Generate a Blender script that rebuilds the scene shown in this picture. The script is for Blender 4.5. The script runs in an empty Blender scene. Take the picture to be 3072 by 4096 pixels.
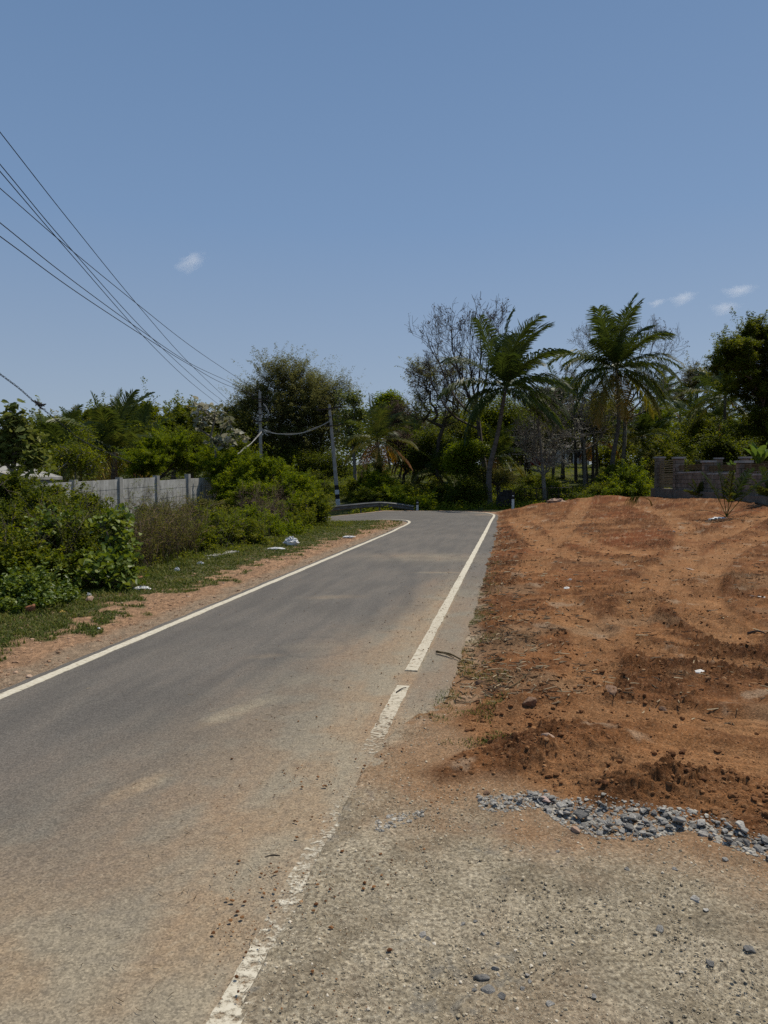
import bpy, math, random
import numpy as np
from mathutils import Vector
R = math.radians
SC = bpy.context.scene
COL = SC.collection
# ------------------------------------------------------------ camera, sky, sun, exposure
F = 2841.0                      # focal length in photo pixels (photo 3072 x 4096)
PITCH = math.atan(128 / F)
EYE = np.array([0.0, 0.0, 1.6])
cam_d = bpy.data.cameras.new('camera')
cam_d.sensor_fit = 'VERTICAL'; cam_d.sensor_height = 34.6; cam_d.lens = 34.6 * F / 4096
cam_d.clip_start = 0.05; cam_d.clip_end = 20000
cam = bpy.data.objects.new('camera', cam_d); COL.objects.link(cam)
cam.location = EYE; cam.rotation_euler = (math.pi / 2 - PITCH, 0, 0)
SC.camera = cam
SUN_EL, SUN_AZ = 60.0, 46.0     # azimuth measured from +Y towards +X
world = bpy.data.worlds.new('World'); SC.world = world; world.use_nodes = True
wn = world.node_tree.nodes; wl = world.node_tree.links
bgn = wn['Background']
sky = wn.new('ShaderNodeTexSky'); sky.sky_type = 'NISHITA'; sky.sun_disc = False
sky.sun_elevation = R(SUN_EL); sky.sun_rotation = R(SUN_AZ)
sky.air_density = 1.0; sky.dust_density = 0.6; sky.ozone_density = 2.2; sky.altitude = 700
hsv = wn.new('ShaderNodeHueSaturation'); hsv.inputs['Saturation'].default_value = 0.86
STR = 0.078
wl.new(sky.outputs[0], hsv.inputs['Color'])
wtc = wn.new('ShaderNodeTexCoord'); wsx = wn.new('ShaderNodeSeparateXYZ'); wl.new(wtc.outputs['Generated'], wsx.inputs[0])
wrp = wn.new('ShaderNodeValToRGB'); wl.new(wsx.outputs['Z'], wrp.inputs[0])     # humid-air gradient, horizon to zenith
_e = wrp.color_ramp.elements
while len(_e) < 5: _e.new(.5)
for _i, (_p, _c) in enumerate([(0.0, (.360, .425, .520)), (.14, (.290, .382, .520)), (.33, (.190, .312, .515)), (.62, (.122, .232, .430)), (1.0, (.065, .14, .32))]):
    _e[_i].position = _p; _e[_i].color = (*_c, 1)
wsc = wn.new('ShaderNodeVectorMath'); wsc.operation = 'SCALE'; wsc.inputs['Scale'].default_value = 1 / STR; wl.new(wrp.outputs[0], wsc.inputs[0])
wmx = wn.new('ShaderNodeMix'); wmx.data_type = 'RGBA'; wmx.inputs[0].default_value = .75
wl.new(hsv.outputs[0], wmx.inputs[6]); wl.new(wsc.outputs[0], wmx.inputs[7]); wl.new(wmx.outputs[2], bgn.inputs['Color'])
bgn.inputs['Strength'].default_value = STR
sd_ = bpy.data.lights.new('sun', 'SUN'); sd_.energy = 4.0; sd_.angle = R(0.5); sd_.color = (1.0, 0.935, 0.81)
sun = bpy.data.objects.new('sun', sd_); COL.objects.link(sun)
ce, se = math.cos(R(SUN_EL)), math.sin(R(SUN_EL))
sdir = Vector((math.sin(R(SUN_AZ)) * ce, math.cos(R(SUN_AZ)) * ce, se))
sun.rotation_euler = sdir.to_track_quat('Z', 'Y').to_euler(); sun.location = (0, 0, 40)
SC.view_settings.view_transform = 'Standard'; SC.view_settings.look = 'None'
SC.view_settings.exposure = 0.0; SC.view_settings.gamma = 1.0; SC.view_settings.use_curve_mapping = False
SC.render.engine = 'CYCLES'
SC.cycles.max_bounces = 8; SC.cycles.diffuse_bounces = 4; SC.cycles.glossy_bounces = 2
SC.cycles.transmission_bounces = 3; SC.cycles.transparent_max_bounces = 12
SC.cycles.volume_bounces = 1
SC.cycles.use_denoising = False

# ------------------------------------------------------------ helpers
def ray(px, py):
    a = (px - 1536) / F; b = -(py - 2048) / F
    c, s = math.cos(PITCH), math.sin(PITCH)
    return np.array([a, c + b * s, -s + b * c])
def at(px, py, D):
    d = ray(px, py); return EYE + d * (D / d[1])
def gnd(px, py, z=0.0):
    d = ray(px, py); return EYE + d * ((z - EYE[2]) / d[2])
def sst(a, b, x):
    t = np.clip((x - a) / (b - a), 0, 1); return t * t * (3 - 2 * t)
_pr = np.random.RandomState(5)
_perm = _pr.permutation(256); _perm = np.concatenate([_perm, _perm])
_ga = _pr.rand(256) * 2 * np.pi; _gx = np.cos(_ga); _gy = np.sin(_ga)
def perlin(x, y, seed=0):
    x = np.asarray(x, float) + seed * 17.31; y = np.asarray(y, float) - seed * 9.77
    xi = np.floor(x).astype(int); yi = np.floor(y).astype(int)
    xf = x - xi; yf = y - yi
    def g(i, j, dx, dy):
        h = _perm[(_perm[i & 255] + j) & 255]; return _gx[h] * dx + _gy[h] * dy
    u = xf ** 3 * (xf * (xf * 6 - 15) + 10); v = yf ** 3 * (yf * (yf * 6 - 15) + 10)
    a = g(xi, yi, xf, yf); b = g(xi + 1, yi, xf - 1, yf)
    c = g(xi, yi + 1, xf, yf - 1); d = g(xi + 1, yi + 1, xf - 1, yf - 1)
    return (a + (b - a) * u + ((c + (d - c) * u) - (a + (b - a) * u)) * v) * 1.5
def fbm(x, y, s, oct=4, seed=0, g=0.5):
    r = 0; a = 1; t = 0
    for k in range(oct):
        r = r + a * perlin(x / s, y / s, seed + k * 3.1); t += a; a *= g; s *= 0.5
    return r / t * 1.3
def segdist(x, y, P, closed=False):
    n = len(P); d2 = np.full(x.shape, 1e9)
    for i in range(n if closed else n - 1):
        ax, ay = P[i][0], P[i][1]; bx, by = P[(i + 1) % n][0], P[(i + 1) % n][1]
        dx, dy = bx - ax, by - ay; L = dx * dx + dy * dy + 1e-12
        t = np.clip(((x - ax) * dx + (y - ay) * dy) / L, 0, 1)
        d2 = np.minimum(d2, (x - ax - t * dx) ** 2 + (y - ay - t * dy) ** 2)
    return np.sqrt(d2)
def sdist(x, y, P):            # positive inside
    n = len(P); ins = np.zeros(x.shape, bool)
    for i in range(n):
        ax, ay = P[i][0], P[i][1]; bx, by = P[(i + 1) % n][0], P[(i + 1) % n][1]
        if ay == by: continue
        c = ((ay > y) != (by > y)) & (x < (bx - ax) * (y - ay) / (by - ay) + ax)
        ins ^= c
    d = segdist(x, y, P, True)
    return np.where(ins, d, -d)
def catmull(P, per=8):
    P = [np.array(p, float) for p in P]; out = []
    Q = [2 * P[0] - P[1]] + P + [2 * P[-1] - P[-2]]
    for i in range(1, len(Q) - 2):
        for k in range(per):
            t = k / per
            out.append(0.5 * ((2 * Q[i]) + (-Q[i - 1] + Q[i + 1]) * t + (2 * Q[i - 1] - 5 * Q[i] + 4 * Q[i + 1] - Q[i + 2]) * t * t + (-Q[i - 1] + 3 * Q[i] - 3 * Q[i + 1] + Q[i + 2]) * t ** 3))
    out.append(P[-1]); return np.array(out)

def mesh_np(name, V, Fc, mat, parent=None, loc=None, attrs=None, smooth=False, cols=None, link=True):
    """V (n,3); Fc list of int arrays (m,k), one mesh object"""
    if not isinstance(Fc, (list, tuple)): Fc = [Fc]
    Fc = [f for f in Fc if len(f)]
    me = bpy.data.meshes.new(name)
    V = np.asarray(V, float)
    if loc is not None: V = V - np.asarray(loc, float)
    me.vertices.add(len(V)); me.vertices.foreach_set('co', V.astype(np.float32).ravel())
    nl = sum(f.size for f in Fc); nf = sum(len(f) for f in Fc)
    me.loops.add(nl); me.polygons.add(nf)
    me.loops.foreach_set('vertex_index', np.concatenate([f.ravel() for f in Fc]).astype(np.int32))
    tot = np.concatenate([np.full(len(f), f.shape[1]) for f in Fc])
    me.polygons.foreach_set('loop_start', (np.cumsum(tot) - tot).astype(np.int32))
    me.polygons.foreach_set('use_smooth', np.full(nf, bool(smooth)))
    me.update(calc_edges=True)
    for k, a in (attrs or {}).items():
        at_ = me.attributes.new(k, 'FLOAT', 'POINT'); at_.data.foreach_set('value', np.asarray(a, np.float32))
    for k, a in (cols or {}).items():
        c4 = np.ones((len(V), 4), np.float32); c4[:, :3] = a
        at_ = me.attributes.new(k, 'FLOAT_COLOR', 'POINT'); at_.data.foreach_set('color', c4.ravel())
    if mat: me.materials.append(mat)
    o = bpy.data.objects.new(name, me)
    COL.objects.link(o)
    if parent: o.parent = parent
    elif loc is not None: o.location = [float(v) for v in loc]
    return o
def tag(o, label=None, cat=None, group=None, kind=None):
    if label: o['label'] = label
    if cat: o['category'] = cat
    if group: o['group'] = group
    if kind: o['kind'] = kind
    return o
def empty(name, loc, label, cat, group=None):
    o = bpy.data.objects.new(name, None); COL.objects.link(o)
    o.location = [float(v) for v in loc]; o.empty_display_size = 0.2
    return tag(o, label, cat, group)
def wloc(o):
    v = np.zeros(3)
    while o is not None: v = v + np.array(o.location); o = o.parent
    return v
class Geo:
    """collects boxes, tubes and prisms into one mesh"""
    def __init__(s): s.v = []; s.f = {}; s.n = 0; s.a = []
    def add(s, V, Fs, a=0.5):
        V = np.asarray(V, float); s.v.append(V)
        for f in Fs:
            f = np.asarray(f); s.f.setdefault(f.shape[1], []).append(f + s.n)
        s.a.append(np.full(len(V), a) if np.isscalar(a) else np.asarray(a)); s.n += len(V)
    def box(s, c, d, ax=None, a=0.5):
        """c centre, d full sizes, ax 3x3 rows axes"""
        ax = np.eye(3) if ax is None else np.asarray(ax)
        k = np.array([[x, y, z] for z in (-.5, .5) for y in (-.5, .5) for x in (-.5, .5)]) * np.asarray(d)
        V = np.asarray(c) + k @ ax
        s.add(V, [[[0, 2, 3, 1], [4, 5, 7, 6], [0, 1, 5, 4], [2, 6, 7, 3], [0, 4, 6, 2], [1, 3, 7, 5]]], a)
    def tube(s, P, r, k=8, a=0.5, cap=True):
        P = np.asarray(P, float); n = len(P); r = np.full(n, r) if np.isscalar(r) else np.asarray(r)
        Tn = np.gradient(P, axis=0); Tn /= np.linalg.norm(Tn, axis=1)[:, None] + 1e-9
        ref = np.array([0, 0, 1.]) if abs(Tn[0][2]) < .9 else np.array([1., 0, 0])
        V = []
        for i in range(n):
            u = np.cross(Tn[i], ref); u /= np.linalg.norm(u) + 1e-9; w = np.cross(Tn[i], u)
            for j in range(k):
                t = 2 * np.pi * j / k; V.append(P[i] + r[i] * (u * np.cos(t) + w * np.sin(t)))
        q = [[i * k + j, i * k + (j + 1) % k, (i + 1) * k + (j + 1) % k, (i + 1) * k + j] for i in range(n - 1) for j in range(k)]
        Fs = [q]
        s.add(V, Fs, a)
        if cap:
            s.f.setdefault(k, []).append(np.array([[s.n - k + j for j in range(k)], [s.n - n * k + k - 1 - j for j in range(k)]]))
    def build(s, name, mat, parent=None, loc=None, smooth=False):
        V = np.concatenate(s.v)
        if parent is not None and loc is None: loc = wloc(parent)
        return mesh_np(name, V, [np.concatenate(f) for f in s.f.values()], mat, parent, loc, {'v': np.concatenate(s.a)}, smooth)

def frusta(P0, P1, R0, R1, k=5):
    P0 = np.asarray(P0, float); P1 = np.asarray(P1, float); n = len(P0)
    T = P1 - P0; L = np.linalg.norm(T, axis=1)[:, None] + 1e-9; T = T / L
    ref = np.where(np.abs(T[:, 2:3]) < .9, [[0, 0, 1.]], [[1., 0, 0]])
    u = np.cross(T, ref); u /= np.linalg.norm(u, axis=1)[:, None] + 1e-9; w = np.cross(T, u)
    P1 = P1 + T * np.minimum(L * .05, R1[:, None] * .6)
    V = np.empty((n, 2 * k, 3))
    for j in range(k):
        t = 2 * np.pi * j / k; d = u * np.cos(t) + w * np.sin(t)
        V[:, j] = P0 + d * R0[:, None]; V[:, k + j] = P1 + d * R1[:, None]
    b = np.arange(n)[:, None] * 2 * k
    q = np.array([[j, (j + 1) % k, k + (j + 1) % k, k + j] for j in range(k)])
    Fq = (b[:, :, None] + q[None]).reshape(-1, 4)
    return V.reshape(-1, 3), Fq

# ------------------------------------------------------------ materials
def newmat(name):
    m = bpy.data.materials.new(name); m.use_nodes = True
    nt = m.node_tree; return m, nt, nt.nodes, nt.links, nt.nodes['Principled BSDF']
def N(nt, t, **kw):
    n = nt.nodes.new(t)
    for k, v in kw.items():
        if k in n.inputs: n.inputs[k].default_value = v
        else: setattr(n, k, v)
    return n
def ramp(nt, stops):
    r = nt.nodes.new('ShaderNodeValToRGB'); e = r.color_ramp.elements
    while len(e) < len(stops): e.new(0.5)
    for i, (p, c) in enumerate(stops):
        e[i].position = p; e[i].color = (*c, 1) if len(c) == 3 else c
    return r
def leafmat(name, cols, tr=0.5, rough=0.6, spec=0.10):
    m, nt, n, l, p = newmat(name)
    a = N(nt, 'ShaderNodeAttribute', attribute_name='v')
    rp = ramp(nt, [(i / (len(cols) - 1), c) for i, c in enumerate(cols)])
    l.new(a.outputs['Fac'], rp.inputs[0]); l.new(rp.outputs[0], p.inputs['Base Color'])
    p.inputs['Roughness'].default_value = rough; p.inputs['Specular IOR Level'].default_value = spec
    t = N(nt, 'ShaderNodeBsdfTranslucent')
    h = N(nt, 'ShaderNodeHueSaturation'); h.inputs['Hue'].default_value = 0.485; h.inputs['Saturation'].default_value = 1.1; h.inputs['Value'].default_value = 1.25
    l.new(rp.outputs[0], h.inputs['Color']); l.new(h.outputs[0], t.inputs['Color'])
    mx = N(nt, 'ShaderNodeMixShader'); mx.inputs[0].default_value = tr
    l.new(p.outputs[0], mx.inputs[1]); l.new(t.outputs[0], mx.inputs[2])
    l.new(mx.outputs[0], n['Material Output'].inputs['Surface'])
    return m
def noisemat(name, c1, c2, scale=6, detail=6, rough=0.85, bump=0.3, bdist=0.01, stretch=(1, 1, 1), spec=0.2, c3=None, metal=0):
    m, nt, n, l, p = newmat(name)
    tc = N(nt, 'ShaderNodeTexCoord'); mp = N(nt, 'ShaderNodeMapping'); mp.inputs['Scale'].default_value = stretch
    l.new(tc.outputs['Object'], mp.inputs[0])
    nz = N(nt, 'ShaderNodeTexNoise'); nz.inputs['Scale'].default_value = scale; nz.inputs['Detail'].default_value = detail; nz.inputs['Roughness'].default_value = 0.62
    l.new(mp.outputs[0], nz.inputs['Vector'])
    st = [(0.32, c1), (0.68, c2)] + ([(0.8, c3)] if c3 else [])
    rp = ramp(nt, st); l.new(nz.outputs['Fac'], rp.inputs[0]); l.new(rp.outputs[0], p.inputs['Base Color'])
    p.inputs['Roughness'].default_value = rough; p.inputs['Specular IOR Level'].default_value = spec; p.inputs['Metallic'].default_value = metal
    if bump:
        b = N(nt, 'ShaderNodeBump'); b.inputs['Strength'].default_value = bump; b.inputs['Distance'].default_value = bdist
        l.new(nz.outputs['Fac'], b.inputs['Height']); l.new(b.outputs[0], p.inputs['Normal'])
    return m
M = {}
M['green'] = leafmat('leaf_green', [(0.048, 0.071, 0.009), (0.102, 0.135, 0.013), (0.173, 0.198, 0.022), (0.270, 0.264, 0.042)])
M['bright'] = leafmat('leaf_bright', [(0.050, 0.083, 0.006), (0.112, 0.162, 0.010), (0.175, 0.224, 0.017), (0.250, 0.280, 0.030)])
M['dark'] = leafmat('leaf_dark', [(0.033, 0.050, 0.008), (0.066, 0.092, 0.011), (0.112, 0.139, 0.017), (0.180, 0.191, 0.030)])
M['olive'] = leafmat('leaf_olive', [(0.054, 0.062, 0.015), (0.101, 0.106, 0.022), (0.155, 0.152, 0.033), (0.216, 0.200, 0.055)])
M['feather'] = leafmat('leaf_feather', [(0.065, 0.070, 0.026), (0.116, 0.119, 0.039), (0.167, 0.175, 0.055), (0.217, 0.217, 0.078)])
M['mango'] = leafmat('leaf_mango', [(.034, .058, .010), (.07, .092, .018), (.17, .17, .04), (.34, .29, .11)])
M['palm'] = leafmat('leaf_palm', [(0.039, 0.064, 0.014), (0.078, 0.106, 0.020), (0.221, 0.196, 0.035), (0.442, 0.241, 0.050), (0.338, 0.172, 0.090)], tr=.35, rough=.45, spec=.25)
M['broad'] = leafmat('leaf_broad', [(0.045, 0.077, 0.013), (0.087, 0.135, 0.018), (0.143, 0.194, 0.027), (0.210, 0.250, 0.045)], tr=.35, rough=.45, spec=.3)
M['pale'] = leafmat('leaf_pale', [(.09, .12, .06), (.22, .22, .14), (.42, .40, .30), (.6, .58, .5)], tr=.3)
M['teak'] = leafmat('leaf_teak', [(0.060, 0.088, 0.018), (0.120, 0.149, 0.033), (0.195, 0.216, 0.061), (0.300, 0.297, 0.110)], tr=.35)
M['dry'] = leafmat('leaf_dry', [(.05, .032, .022), (.085, .055, .036), (.14, .10, .06), (.20, .15, .09)], tr=.2)
M['pod'] = leafmat('leaf_pod', [(.06, .05, .045), (.09, .075, .065), (.14, .115, .10)], tr=.25)
M['grass'] = leafmat('leaf_grass', [(0.056, 0.084, 0.015), (0.100, 0.126, 0.024), (0.175, 0.180, 0.044), (0.338, 0.276, 0.121)], tr=.3)
M['bark'] = noisemat('bark', (.035, .028, .022), (.11, .088, .068), 9, bump=.6, bdist=.03, stretch=(1, 1, .35))
M['palebark'] = noisemat('pale_bark', (.10, .088, .07), (.27, .24, .20), 7, bump=.4, bdist=.02, stretch=(1, 1, .4))
M['palmbark'] = noisemat('palm_bark', (.055, .046, .036), (.16, .135, .11), 5, bump=.5, bdist=.02, stretch=(.6, .6, 3))
M['redtwig'] = noisemat('red_twig', (.12, .07, .045), (.26, .18, .12), 9, bump=.2)
M['drytwig'] = noisemat('dry_twig', (.10, .070, .050), (.26, .20, .15), 9, bump=.2)
M['concrete'] = noisemat('concrete', (.22, .21, .19), (.40, .385, .35), 3.2, bump=.25, bdist=.006)
M['black'] = noisemat('black_paint', (.010, .010, .011), (.03, .03, .03), 12, rough=.6)
M['white'] = noisemat('white_paint', (.55, .55, .53), (.72, .72, .70), 5, rough=.6)
M['steel'] = noisemat('galvanised_steel', (.085, .085, .078), (.17, .17, .155), 4, rough=.55, spec=.4, metal=.3, bump=.05)
M['iron'] = noisemat('rusty_iron', (.022, .016, .013), (.06, .042, .034), 12, rough=.7)
M['wire'] = noisemat('wire_metal', (.02, .02, .022), (.035, .035, .04), 5, rough=.6, bump=0)
M['palewire'] = noisemat('pale_cable', (.28, .27, .25), (.40, .39, .36), 5, rough=.6, bump=0)
M['plastic'] = noisemat('white_plastic', (.50, .495, .48), (.74, .73, .71), 9, rough=.4, spec=.4)
M['bamboo'] = noisemat('bamboo', (.07, .048, .024), (.17, .12, .055), 6, stretch=(.5, .5, 4), bump=.2)

# ------------------------------------------------------------ the lie of the land
def lx_in(y): return -2.82 + .184 * (y - 5.22)
def lx_out(y): return .23 + .182 * (y - 5.87)
_ys = list(np.arange(-4, 22.5, 2.0))
in_k = [(lx_in(y), y) for y in _ys] + [(.47, 23.4), (.745, 25), (.93, 26.4), (.97, 27.4), (.86, 28.15), (.45, 28.7), (-.55, 29.1), (-2.2, 29.6), (-5, 30.4), (-13, 32.4)]
out_k = [(lx_out(y), y) for y in _ys] + [(3.72, 25.1), (4.28, 28.2), (4.84, 31.2), (5.06, 33), (4.85, 34.7), (3.7, 35.9), (1.2, 36.3), (-1.6, 36.4), (-5, 37), (-13, 38.8)]
INL = catmull(in_k, 14); OUTL = catmull(out_k, 14)
def edge_pts(IN, OUT, a, b):          # a metres beyond inner line, b metres beyond outer line
    d = OUT - IN; d = d / np.linalg.norm(d, axis=1)[:, None]
    return IN - d * a, OUT + d * b
def right_margin(y): return .03 + .24 * sst(4.0, 5.2, y)
ei, eo = edge_pts(INL, OUTL, .17, 0)
_d = OUTL - INL; _d = _d / np.linalg.norm(_d, axis=1)[:, None]
eo = OUTL + _d * right_margin(OUTL[:, 1])[:, None]
ROADPOLY = [tuple(p) for p in ei[::4]] + [tuple(ei[-1])] + [tuple(p) for p in eo[::-1][::4]] + [tuple(eo[0])]
_red_px = [(2002, 2062), (1985, 2100), (1955, 2220), (1930, 2330), (1910, 2450), (1918, 2560), (1905, 2650), (1908, 2790), (1832, 2850), (1816, 2890),
           (1850, 2950), (1878, 3000), (1780, 3060), (1700, 3100), (1760, 3140), (1900, 3120), (2060, 3135), (2140, 3165), (2240, 3215), (2330, 3250),
           (2500, 3262), (2720, 3290), (2900, 3335), (3072, 3385), (3400, 3480), (3900, 3600)]
REDPOLY = [tuple(gnd(*p)[:2]) for p in _red_px] + [(14, 2.2), (30, 8), (30, 39), (17, 41), (14.8, 41), (12.5, 38.0), (10.5, 37.0), (8.2, 36.4), (6.6, 35.4), (5.4, 34.2)]
def far_z(x, y):
    rise = .078 * np.maximum(0, y - 42.5) * (.35 + .65 * sst(-14, 0, x))
    rise = np.minimum(rise, 3.5 + .012 * np.maximum(0, y - 88))
    desc = -.11 * np.minimum(np.maximum(0, -x), 13) * sst(26.5, 29.5, y) * (1 - sst(39, 50, y))
    ditch = -.22 * sst(37.2, 38.6, y) * (1 - sst(41, 46, y)) * (1 - sst(2, 6, x))
    return rise + desc + ditch
def T0(x, y, lotsd=None):
    x = np.asarray(x, float); y = np.asarray(y, float)
    z = far_z(x, y)
    sdl = sdist(x, y, REDPOLY) if lotsd is None else lotsd
    lot = np.maximum(0, .013 * (y - 6)) + .035 * np.maximum(0, x - 5) + .06 * np.maximum(0, x - 9.5)
    lot = np.minimum(lot, .63 + .03 * np.maximum(0, 34 - y))
    near = sst(0, 3.0, sdl) * lot * (1 - sst(33.5, 36, y)) + sst(-.9, .8, sdl) * lot * sst(33.5, 36, y)
    heap = .22 * np.exp(-((x - 10.6) / 1.3) ** 2 - ((y - 34.8) / .9) ** 2) + .14 * np.exp(-((x - 8.0) / .8) ** 2 - ((y - 34.0) / .6) ** 2) + .10 * np.exp(-((x - 6.2) / .7) ** 2 - ((y - 33.4) / .6) ** 2)
    return z * (1 - sst(-.5, 1, sdl) * sst(33, 36, y)) + near + heap
def Gt(px, py, lo=1.5, hi=140):       # where the line of sight through a photo point meets the land
    d = ray(px, py); D = np.geomspace(lo, hi, 900)
    P = EYE[None] + d[None] * (D / d[1])[:, None]
    z = T0(P[:, 0], P[:, 1]); k = np.argmax(P[:, 2] < z)
    if P[k, 2] >= z[k]: k = len(D) - 1
    return np.array([P[k, 0], P[k, 1], z[k]])
def onland(x, y): return float(T0(np.array([x]), np.array([y]))[0])

RIDGE = [gnd(*p)[:2] for p in ((1890, 3040), (2010, 3010), (2120, 3045), (2230, 3070), (2340, 3030), (2430, 3060))]
# ---- tyre tracks pressed into the red soil (photo points)
_tr = [[(2560, 2080), (2680, 2120), (2750, 2180), (2730, 2260), (2640, 2330), (2560, 2430), (2520, 2520)],
       [(3072, 2130), (2900, 2180), (2760, 2240), (2700, 2330), (2720, 2420), (2800, 2500), (2960, 2590)],
       [(3072, 2210), (2950, 2230), (2840, 2290), (2800, 2370), (2830, 2450), (2950, 2520)],
       [(2060, 2080), (2120, 2150), (2200, 2210), (2330, 2260), (2520, 2270)],
       [(2100, 2070), (2190, 2120), (2330, 2190), (2480, 2240), (2700, 2230)],
       [(2350, 2040), (2300, 2110), (2200, 2190), (2130, 2300)],
       [(1990, 2480), (2200, 2500), (2420, 2560), (2640, 2640), (3000, 2680)],
       [(2250, 2420), (2350, 2520), (2380, 2650), (2340, 2790)],
       [(1850, 2960), (2100, 2900), (2400, 2880), (2750, 2900), (3072, 2940)],
       [(2200, 3160), (2420, 3080), (2700, 3050), (3072, 3090)]]
TR = [catmull([gnd(*p) for p in t], 6)[:, :2] for t in _tr]

def ground_height(x, y, sdl, sdr):
    """fine height; sdl signed distance into red soil, sdr into road"""
    z = T0(x, y, sdl)
    r = np.hypot(x, y)
    nz = fbm(x, y, .55, 3, 11)
    sl = sdl + .10 * fbm(x, y, .5, 4, 3) * np.clip(r / 6, .5, 3)
    redm = sst(-.06, .10, sl)
    near = 1 - sst(14, 40, r)
    # red soil relief
    a = fbm(x, y, 1.4, 4, 21); b = fbm(x, y, .33, 4, 22); c = fbm(x, y, .075, 4, 23)
    rough = sst(-.3, .5, fbm(x, y, 1.5, 3, 24) * .75 + .38 * fbm(x, y, .28, 3, 241) + .12 * fbm(x, y, .07, 2, 242))
    rr = .040 * a + .026 * b * (.5 + rough) + .020 * c * (.35 + rough) * near + .022 * (.35 - np.abs(fbm(x, y, .10, 3, 26))) * rough * near
    rr += .018 * np.abs(fbm(x, y, .16, 3, 25)) * rough
    rr += (.016 + .02 * rough) * fbm(x * .38, y + .25 * perlin(x * .8, y * .8, 6), .30, 3, 27) * sst(5, 9, r)
    hr = np.exp(-(segdist(x, y, RIDGE) / .13) ** 2); rr += hr * (.014 + .060 * np.maximum(0, fbm(x, y, .11, 3, 28) + .12))
    cl = np.maximum(0, fbm(x, y, .045, 3, 29) - .05) * (.045 + .04 * np.clip((r - 3) / 8, 0, 1)) * (.15 + rough); rr += cl
    band = np.exp(-((sl - .35) / .30) ** 2) * (1 - sst(4.8, 6.2, y)) * sst(.5, 1.1, x)
    rr += band * (.030 + .05 * np.maximum(0, fbm(x, y, .22, 4, 31)))
    crack = np.abs(perlin(x / .19 + .8 * perlin(x / .3, y / .3, 5), y / .12, 33))
    rr -= (.022 * (1 - sst(0, .10, crack))) * sst(.03, .15, sl) * (1 - sst(.5, .85, sl)) * (1 - sst(4.4, 5.2, y)) * sst(.6, 1.2, x)
    tm = np.zeros_like(x)
    for i, P in enumerate(TR):
        for off in ((0,) if i > 3 else (0,)):
            d = segdist(x, y, P); w = .21 + .10 * sst(8, 14, r)
            k = sst(w * 1.25, w * .7, d) * (.65 + .35 * sst(-.3, .3, fbm(x, y, .9, 2, 140 + i)))
            berm = np.exp(-((d - w * 1.35) / .08) ** 2)
            sp_ = .07 + .016 * float(np.hypot(P[:, 0], P[:, 1]).mean()); tread = np.sin((x * .5 + y * 1.3) * 2 * np.pi / sp_ + 3 * perlin(x, y, 40 + i))
            rr = rr * (1 - .5 * k) + (-.026 * k + .020 * berm) + .05 * sp_ * tread * k
            tm = np.maximum(tm, k)
    rz = (.022 + .03 * sst(0, .8, sl)) * redm + rr * sst(-.04, .25, sl)
    # gravel / tan dust
    g = .006 * fbm(x, y, .25, 4, 51) + .0022 * fbm(x, y, .035, 4, 52) * (1 - sst(5, 12, r)) - .006 * sst(.15, .5, fbm(x, y, .22, 4, 54)) + .010 * fbm(x, y, .9, 3, 53)
    z0 = z + rz + g * (1 - redm)
    # road clearance: left falls below the asphalt, right laps a little over it close by
    right = sst(-.3, .3, x - (lx_in(y) + lx_out(y)) / 2)
    lap = right * (1 - sst(4.6, 5.8, y))
    out = -sdr
    lip = lap * (.010 + .004 * nz) + (1 - lap) * (-.022 + .010 * nz)
    zz = z0 + lip * (1 - sst(.05, .7, out)) 
    cap = np.where(lap > .5, .006, -.004)
    zz = np.where(out < .10, np.minimum(zz, far_z(x, y) + cap + .02 * nz * lap + out.clip(0, 1) * .25), zz)
    under = sst(.0, .05, sdr)
    zz = zz * (1 - under) + (far_z(x, y) - .06) * under
    verge = sst(.8, 1.8, out) * (1 - right) * (1 - sst(24, 27, y))
    zz = zz + verge * (.03 + .05 * fbm(x, y, .8, 3, 61) + .012 * fbm(x, y, .12, 3, 62))
    return zz, redm, rough, tm, sl, band

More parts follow.
